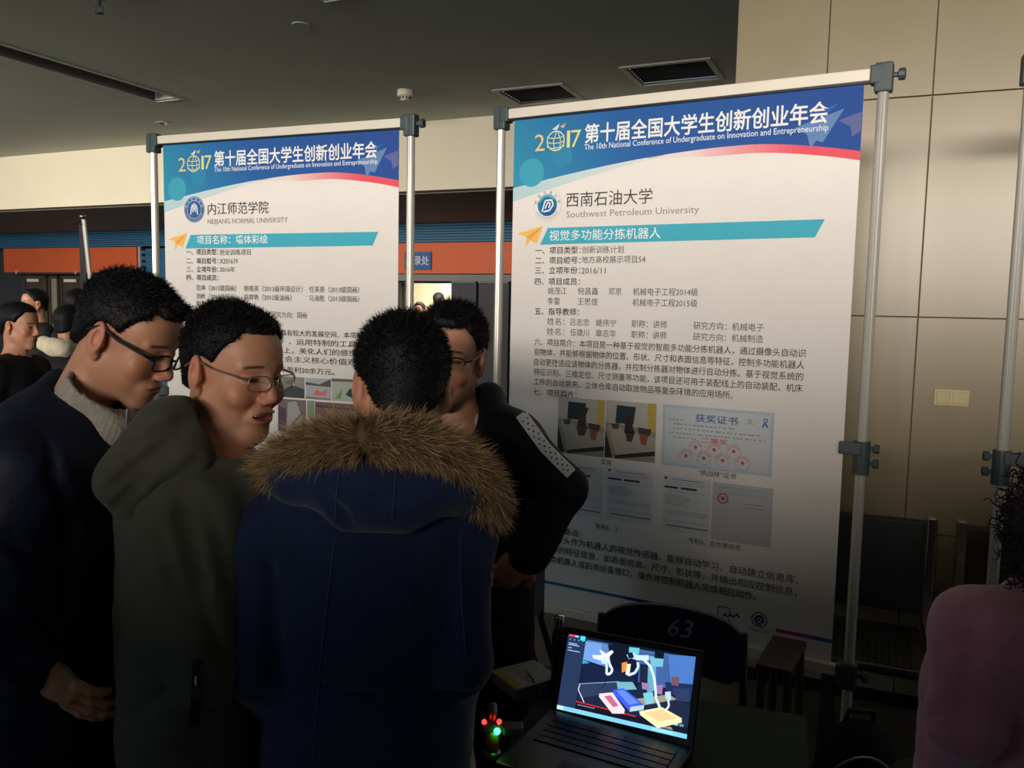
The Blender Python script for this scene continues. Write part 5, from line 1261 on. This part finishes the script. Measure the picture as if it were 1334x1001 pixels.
# ---- person 3 : blue coat with fur hood, seen from behind
h3 = Head(at(524, 505, 1.41), (-.22, .95, -.22), roll=-.03, k=.94)
nk3 = at(508, 610, 1.41); pv3 = at(475, 1080, 1.42)
la3 = nrm([1, .10, 0]); fw3 = nrm([-.10, 1, 0])
s3L, s3R = at(356, 690, 1.38), at(592, 690, 1.40); e3L, w3L = at(338, 870, 1.36), at(400, 960, 1.62); e3R, w3R = at(598, 860, 1.36), at(560, 950, 1.62)
pr3 = person('man seen from behind in a dark blue coat with a brown fur hood trim', h3, nk3, nk3, pv3,
    [(s3L, e3L, w3L, fw3, (0, 0, -1), .6, 1), (s3R, e3R, w3R, fw3, (0, 0, -1), .6, -1)], la3, fw3)
hair_obj(h3, 'hair', pr3, n=13000, ln=.019, puff=.009, back=.004, flow=(-.3, .1, .3), seed=6, spike=.55)
j3 = SDF()
j3.add(rc(at(478, 690, 1.41), pv3 + [0, 0, -.05], .130, .150, la3, 1.28)); j3.add(rc(nk3 - [0, 0, .06], pv3, .104, .11, la3, 1.35), .05); j3.add(rc(s3L, s3R, .078, .078), .07)
j3.add(rc(s3L, e3L, .066, .060), .03); j3.add(rc(e3L, w3L, .058, .045), .02); j3.add(rc(s3R, e3R, .064, .056), .022); j3.add(rc(e3R, w3R, .056, .045), .02)
j3.sub(rc(at(560, 720, 1.24), at(574, 860, 1.24), .010, .012), .04); j3.sub(rc(at(372, 760, 1.24), at(368, 900, 1.24), .006, .006), .04)
j3.sub(rc(at(330, 905, 1.22), at(610, 905, 1.22), .006, .006), .03)
j3.sub(rc(at(515, 545, 1.40), at(505, 600, 1.40), .062, .066), .02)
crease(j3, [(600, 700), (576, 750), (572, 800), (584, 860)], 1.1, .009, .025); crease(j3, [(325, 906), (420, 902), (520, 905), (625, 900)], 1.1, .006); crease(j3, [(352, 740), (356, 820), (366, 890)], 1.1, .008); crease(j3, [(540, 760), (560, 790), (572, 800)], 1.1, .006); j3.disp(wr(.0060, 19, 31)); j3.disp(wr(.0018, 65, 32)); j3.cut(plane(pv3 + [0, 0, -.16], (0, 0, -1)))
lo, hi = bounds([s3L, s3R, pv3, e3L, e3R, w3L, w3R, nk3]); sdf_obj('coat', j3, lo, hi, .007, 'navy', pr3)
hd3 = SDF()
hd3.add(ell(at(498, 634, 1.30), (.140, .070, .050))); hd3.add(rc(at(395, 622, 1.33), at(600, 628, 1.33), .042, .042), .05); hd3.add(rc(at(455, 672, 1.28), at(525, 674, 1.28), .024, .022), .05)
hd3.add(rc(at(385, 618, 1.34), at(352, 640, 1.43), .045, .045), .03); hd3.add(rc(at(605, 626, 1.34), at(640, 655, 1.42), .045, .045), .03)
hd3.sub(rc(at(522, 540, 1.36), at(505, 600, 1.38), .070, .070), .02)
hd3.sub(rc(at(440, 694, 1.20), at(540, 694, 1.20), .006, .006), .03); hd3.sub(rc(at(470, 640, 1.20), at(500, 655, 1.20), .007, .005), .025)
crease(hd3, [(455, 640), (490, 654), (545, 645)], 1.0, .007); crease(hd3, [(420, 640), (446, 668), (452, 690)], 1.0, .006); hd3.disp(wr(.004, 34, 33))
lo, hi = bounds([at(352, 625, 1.44), at(640, 640, 1.42), at(500, 600, 1.3), at(490, 690, 1.3)], .11); sdf_obj('hood', hd3, lo, hi, .006, 'navy', pr3)
def seam(name, fn, pix, Y, parent, r=.0011):
    S0 = project(fn, [at(x, y, Y) for x, y in pix]); S0 = S0 + normals(fn, S0) * .0006; m = MB(); m.tube(list(S0), r, 5); return mbw(m, name, 'navyseam', parent)
M['navyseam'] = mat('navy_seam', (44, 58, 92), 0.8)
un3 = SDF().add(j3, 0).add(hd3, 0)
def interp(p, n=7):
    out = []
    for a, b in zip(p[:-1], p[1:]):
        for t_ in np.linspace(0, 1, n, endpoint=False): out.append((a[0] + (b[0] - a[0]) * t_, a[1] + (b[1] - a[1]) * t_))
    return out + [p[-1]]
seam('back_seam', un3, interp([(437, 700), (428, 770), (418, 860), (408, 996)], 10), 1.05, pr3)
seam('hood_seam', un3, interp([(443, 612), (438, 650), (437, 676)]), 1.05, pr3); seam('hood_seam', un3, interp([(516, 612), (513, 650), (511, 676)]), 1.05, pr3)
seam('sleeve_seam', un3, interp([(600, 690), (600, 760), (606, 850)]), 1.05, pr3)
# fur trim
fp = [(356, 640, 1.42), (358, 612, 1.36), (384, 590, 1.31), (430, 577, 1.28), (480, 570, 1.265), (530, 572, 1.265), (576, 586, 1.28), (612, 612, 1.31), (630, 640, 1.35), (634, 668, 1.41)]
FPp = np.array([at(*p) for p in fp]); tt = np.linspace(0, len(fp) - 1, 60)
FC = np.stack([np.interp(tt, range(len(fp)), FPp[:, i]) for i in range(3)], 1)
for _ in range(3): FC[1:-1] = (FC[:-2] + FC[1:-1] * 2 + FC[2:]) / 4
m_ = MB(); m_.col = (92, 70, 46); rr_ = [.028 if 5 < i < 54 else .024 for i in range(60)]; m_.tube(list(FC), rr_, 14); fur = mbw(m_, 'fur_trim', 'fur', pr3, True)
NS = 26000; u = RNG.uniform(0, 58.99, NS); i0 = u.astype(int); fr = (u - i0)[:, None]; c = FC[i0] * (1 - fr) + FC[i0 + 1] * fr; tg = FC[i0 + 1] - FC[i0]; tg /= np.linalg.norm(tg, axis=1)[:, None]
ups = np.tile([0, -.2, 1.], (NS, 1)); b1 = ups - tg * (ups * tg).sum(1)[:, None]; b1 /= np.linalg.norm(b1, axis=1)[:, None]; b2 = np.cross(tg, b1); an = RNG.uniform(0, 2 * PI, NS)
rad = b1 * np.cos(an)[:, None] + b2 * np.sin(an)[:, None]; root = c + rad * .024
sgn = np.where(u < 26, -1.0, .9)[:, None]; clump = np.sin(u * 2.3 + 1.7 * np.cos(an * 2))[:, None]
dd = rad * .75 + tg * (sgn * .75 + clump * .35) + np.array([0, -.15, .15]) + RNG.normal(size=(NS, 3)) * .16
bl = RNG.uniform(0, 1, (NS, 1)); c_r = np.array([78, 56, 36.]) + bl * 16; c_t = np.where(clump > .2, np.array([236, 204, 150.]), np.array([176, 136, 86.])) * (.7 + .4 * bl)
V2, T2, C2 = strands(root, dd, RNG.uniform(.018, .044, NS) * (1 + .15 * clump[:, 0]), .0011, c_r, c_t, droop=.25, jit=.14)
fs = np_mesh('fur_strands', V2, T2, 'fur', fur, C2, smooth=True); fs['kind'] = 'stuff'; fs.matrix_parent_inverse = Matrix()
m_ = decal(MB(), j3, [(643, 745), (645, 775)], .012, 1.05, .002, (120, 100, 70)); mbw(m_, 'sleeve_patch', 'vcol', pr3)

# ---- person 4 : facing the camera, black jacket, hand on hip
h4 = Head(at(586, 464, 1.93), (-.14, -.97, -.10), roll=.08, k=.95, smile=1)
nk4 = at(600, 556, 1.97); pv4 = at(612, 880, 2.02)
la4 = nrm([1, -.12, 0]); fw4 = nrm([-.12, -1, 0])
s4L, s4R = at(664, 578, 1.90), at(535, 590, 1.98); e4L, w4L = at(733, 636, 1.83), at(690, 722, 1.78); e4R, w4R = at(500, 720, 1.95), at(540, 800, 1.85)
pr4 = person('smiling man in glasses and black jacket facing the camera, hand on hip, white collar', h4, nk4, nk4, pv4,
    [(s4L, e4L, w4L, at(655, 752, 1.76) - at(690, 722, 1.74), (-.1, .9, .2), .8, -1), (s4R, e4R, w4R, (.2, -.3, -.9), (1, 0, 0), .5, 1)], la4, fw4, fine_hand=0)
hair_obj(h4, 'hair', pr4, n=9000, ln=.020, puff=.011, front=.006, flow=(-.3, .6, .2), seed=8, spike=.5)
glasses(h4, pr4, 'frame', .0014, False)
tm = MB(); tm.box((-.021, .078, -.0668), (.021, .0930, -.0602), bev=.003); tm.v = [tuple(h4.w(v)) for v in tm.v]; mbw(tm, 'teeth', 'shirt', pr4)
j4 = SDF()
j4.add(rc(at(612, 640, 1.95), pv4 + [0, 0, -.02], .125, .130, la4, 1.2)); j4.add(rc(s4L, s4R, .078, .078), .06); j4.add(rc(nk4 - [0, 0, .06], pv4, .10, .10, la4, 1.35), .05)
j4.add(rc(s4L, e4L, .072, .060), .03); j4.add(rc(e4L, w4L, .055, .044), .02); j4.add(rc(s4R, e4R, .066, .058), .03); j4.add(rc(e4R, w4R, .056, .042), .02)
j4.add(rc(at(636, 528, 1.97), at(640, 590, 1.88), .042, .05), .04); j4.add(rc(at(636, 518, 2.0), at(585, 530, 2.08), .036, .036), .03); j4.add(rc(at(557, 530, 1.98), at(560, 590, 1.90), .042, .05), .04)
j4.sub(rc(at(598, 520, 1.93), at(604, 575, 1.83), .055, .042), .015)
j4.sub(rc(at(602, 540, 1.84), at(610, 640, 1.80), .016, .008), .02)
crease(j4, [(636, 610), (668, 590), (690, 600)], 1.5); crease(j4, [(700, 640), (725, 650), (748, 668)], 1.5); crease(j4, [(705, 610), (722, 640)], 1.5, .006); j4.disp(wr(.006, 21, 41)); j4.disp(wr(.0018, 60, 42)); j4.cut(plane(pv4 + [0, 0, -.06], (0, 0, -1)))
lo, hi = bounds([nk4, pv4, s4L, s4R, e4L, e4R, w4L, w4R, at(646, 500, 1.93)]); sdf_obj('jacket', j4, lo, hi, .008, 'black', pr4)
sh_ = SDF().add(rc(at(602, 560, 1.96), at(606, 610, 1.92), .064, .058)).sub(rc(at(594, 505, 1.94), at(600, 582, 1.86), .054, .030), .004)
lo, hi = bounds([at(602, 560, 1.96), at(606, 610, 1.92)], .1); sdf_obj('shirt', sh_, lo, hi, .0055, 'shirt', pr4)
st_ = MB()
pix = interp([(678, 540), (694, 562), (710, 584), (728, 602), (744, 618)], 9)
decal(st_, j4, [(678, 540), (694, 562), (710, 584), (728, 602), (744, 618)], .020, 1.4, .0015, (205, 205, 205), 10)
stp_ = mbw(st_, 'sleeve_stripe', 'vcol', pr4)
st_ = MB()
for k in range(2, len(pix) - 2):
    a, b = pix[k], pix[k + 1]; d_ = nrm(np.array(b) - np.array(a)); n_ = np.array([-d_[1], d_[0]])
    for q in ((-4.4, -2.6), (-1.2, 1.2), (2.6, 4.4)):
        if (k * 7 + int(q[0] * 3)) % 4 != 0: continue
        p0 = np.array(a) + n_ * (q[0] + q[1]) / 2; decal(st_, j4, [tuple(p0), tuple(p0 + d_ * 2.0)], abs(q[1] - q[0]) / FPX * 1.8, 1.4, .0022, (24, 24, 26), 2)
o = mbw(st_, 'stripe_lettering', 'vcol', stp_); o['kind'] = 'stuff'; o.matrix_parent_inverse = Matrix()

# ---- person 5 : pink sweater, curly hair, seated at the right edge
h5 = Head(at(1402, 700, 1.32), (.35, .90, -.1), k=1.0)
nk5 = at(1366, 790, 1.33); pv5 = nk5 + np.array([.0, .0, -.55]); pv5[2] = .56
la5 = nrm([1, -.3, 0]); fw5 = nrm([.3, 1, 0])
s5L, s5R = at(1272, 820, 1.28), at(1470, 830, 1.30); e5L, w5L = at(1254, 945, 1.24), at(1262, 1010, 1.42); e5R, w5R = at(1500, 1000, 1.3), at(1440, 1050, 1.45)
pr5 = person('seated person in a pink sweater with black curly hair, at the right edge', h5, nk5, nk5, pv5,
    [(s5L, e5L, w5L, fw5, (0, 0, -1), .5, 1), (s5R, e5R, w5R, fw5, (0, 0, -1), .5, -1)], la5, fw5, seated=True, hr=.005)
j5 = SDF(); j5.add(rc(nk5 + [-.01, 0, -.16], pv5 + [0, 0, .02], .145, .150, la5, 1.2)); j5.add(rc(s5L, s5R, .070, .070), .09)
j5.add(rc(s5L, e5L, .064, .056), .03); j5.add(rc(e5L, w5L, .056, .042), .015); j5.add(rc(s5R, e5R, .066, .058), .03); j5.add(rc(e5R, w5R, .056, .042), .02)
j5.add(rc(nk5 + [0, 0, -.02], nk5 + [0, 0, .02], .066, .062), .03); j5.sub(rc(nk5, nk5 + [0, 0, .1], .054, .054), .006)
j5.sub(rc(at(1240, 930, 1.14), at(1262, 925, 1.14), .008, .006), .02); crease(j5, [(1268, 800), (1262, 860), (1258, 920)], 1.0, .010); crease(j5, [(1212, 930), (1240, 938), (1256, 950)], 1.0, .010); j5.disp(wr(.006, 19, 51)); j5.disp(wr(.002, 60, 52))
lo, hi = bounds([nk5, pv5, s5L, s5R, e5L, e5R, w5L, w5R]); sdf_obj('sweater', j5, lo, hi, .009, 'pink', pr5)
hb = SDF(); hb.add(h5.e((0, -.02, .02), (.095, .115, .11))); hb.add(h5.e((0, -.06, -.08), (.085, .06, .09)), .04); hb.sub(h5.e((0, .11, -.03), (.07, .06, .09)), .02); hb.disp(wr(.006, 60, 53))
lo, hi = h5.C - .24, h5.C + .24; V_, Q_ = polygonise(hb, lo, hi, .009)
hr_ = np_mesh('hair', V_, Q_, 'hair', pr5, np.tile([16., 13, 12], (len(V_), 1)))
m_ = MB(); N_ = normals(hb, V_)
for k in RNG.choice(len(V_), 900):
    p = V_[k]; n_ = N_[k]; ph = RNG.uniform(0, 6); d_ = nrm(n_ * .35 + np.array([0, 0, -.6]) + RNG.normal(size=3) * .4); u_ = nrm(np.cross(d_, n_ + .01)); v_ = np.cross(d_, u_); L_ = RNG.uniform(.02, .045); r_ = RNG.uniform(.005, .010); pts = []
    for q in range(9): s_ = q / 8; pts.append(p + n_ * .004 + d_ * L_ * s_ + (u_ * math.cos(ph + s_ * 9) + v_ * math.sin(ph + s_ * 9)) * r_)
    m_.tube(pts, [.0012] * 8 + [.0004], 4, cap=False, col=(22, 17, 16))
cu_ = m_.build('curls', 'hair', hr_, True); cu_['kind'] = 'stuff'
t = thing('stool', 'low black stool under the person in the pink sweater', 'stool', (float(pv5[0]), float(pv5[1]), 0))
m_ = MB(); m_.box((-.19, -.17, .39), (.19, .17, .425), bev=.012); m_.build('seat', 'plastic', t)
for sx in (-.15, .15):
    for sy in (-.13, .13): m_ = MB(); m_.tube([(sx * 1.1, sy * 1.1, 0), (sx, sy, .40)], .012, 8); m_.build('leg', 'chairtube', t)

# ---- background crowd
def far_person(label, px, py, Y, fwd, hat=None, fur=None, group=None, coat='black'):
    C = at(px, py, Y); h = Head(C, fwd, k=1.0); fw = nrm([fwd[0], fwd[1], 0]); lt = nrm(np.cross(fw, Z3)); nk = C + np.array([0, 0, -.17]) - fw * .03; pv = np.array([C[0] - fw[0] * .06, C[1] - fw[1] * .06, max(.85, C[2] - .75)])
    a = []
    for q in (-1, 1):
        s = nk + lt * q * .17 + [0, 0, -.07]; e = s + lt * q * .05 + [0, 0, -.27]; w = e + fw * .12 + [0, 0, -.18]; a.append((s, e, w, nrm(fw * .5 - Z3), -lt * q, .5, 1))
    t = person(label, h, nk, nk, pv, a, lt, fw, hr=.007, group=group, simple=True)
    hair_obj(h, 'hair', t, n=700, ln=.02, puff=.014, seed=3, res=.010)
    f = SDF(); f.add(rc(nk + [0, 0, -.12], pv, .13, .14, lt, 1.35)); f.add(rc(a[0][0], a[1][0], .07, .07), .06)
    for (s, e, w, *_) in a: f.add(rc(s, e, .064, .056), .03); f.add(rc(e, w, .055, .045), .02)
    f.add(rc(nk + [0, 0, -.04], nk + [0, 0, -.0], .07, .065), .03); f.sub(rc(nk + [0, 0, -.02], nk + [0, 0, .1], .058, .058), .01); f.disp(wr(.005, 22, 7)); f.cut(plane(pv + [0, 0, -.08], (0, 0, -1)))
    lo, hi = bounds([nk, pv] + [p for q in a for p in q[:3]]); sdf_obj('coat', f, lo, hi, .018, coat, t)
    if fur:
        g = SDF(); pts = [np.array(at(*p)) for p in fur]
        for p0, p1 in zip(pts[:-1], pts[1:]): g.add(rc(p0, p1, .048, .048), .03)
        g.disp(wr(.006, 45, 9)); lo, hi = bounds(pts, .1); sdf_obj('hood_trim', g, lo, hi, .012, 'cream', t)
    return t
far_person('person in black seen in profile at the left edge of the crowd', 26, 425, 4.6, (.93, -.1, -.1))
far_person('dark-haired person behind the profile figure, at far left', 44, 396, 7.2, (-.6, -.7, 0))
far_person('person in black with a cream fur hood trim, lower of the two at left', 92, 424, 5.4, (.2, .95, -.1), fur=[(58, 447, 5.20), (70, 452, 5.15), (84, 454, 5.14), (96, 452, 5.2)])
far_person('person in black with a cream fur hood trim, farther and higher at left', 104, 400, 6.3, (.4, .9, -.1), fur=[(78, 417, 6.1), (86, 412, 6.06), (98, 411, 6.05), (110, 414, 6.06)])
for k, (px, py, Y, lab) in enumerate(((528, 393, 13.4, 'person in the bright doorway, partly behind the left poster pole'), (546, 401, 12.7, 'shorter person in the bright doorway, just right of the pole'), (572, 388, 13.5, 'person standing at the right side of the bright doorway'))):
    far_person(lab, px, py + 4, Y, (.5, .8, 0) if k != 1 else (-.3, -.9, 0))
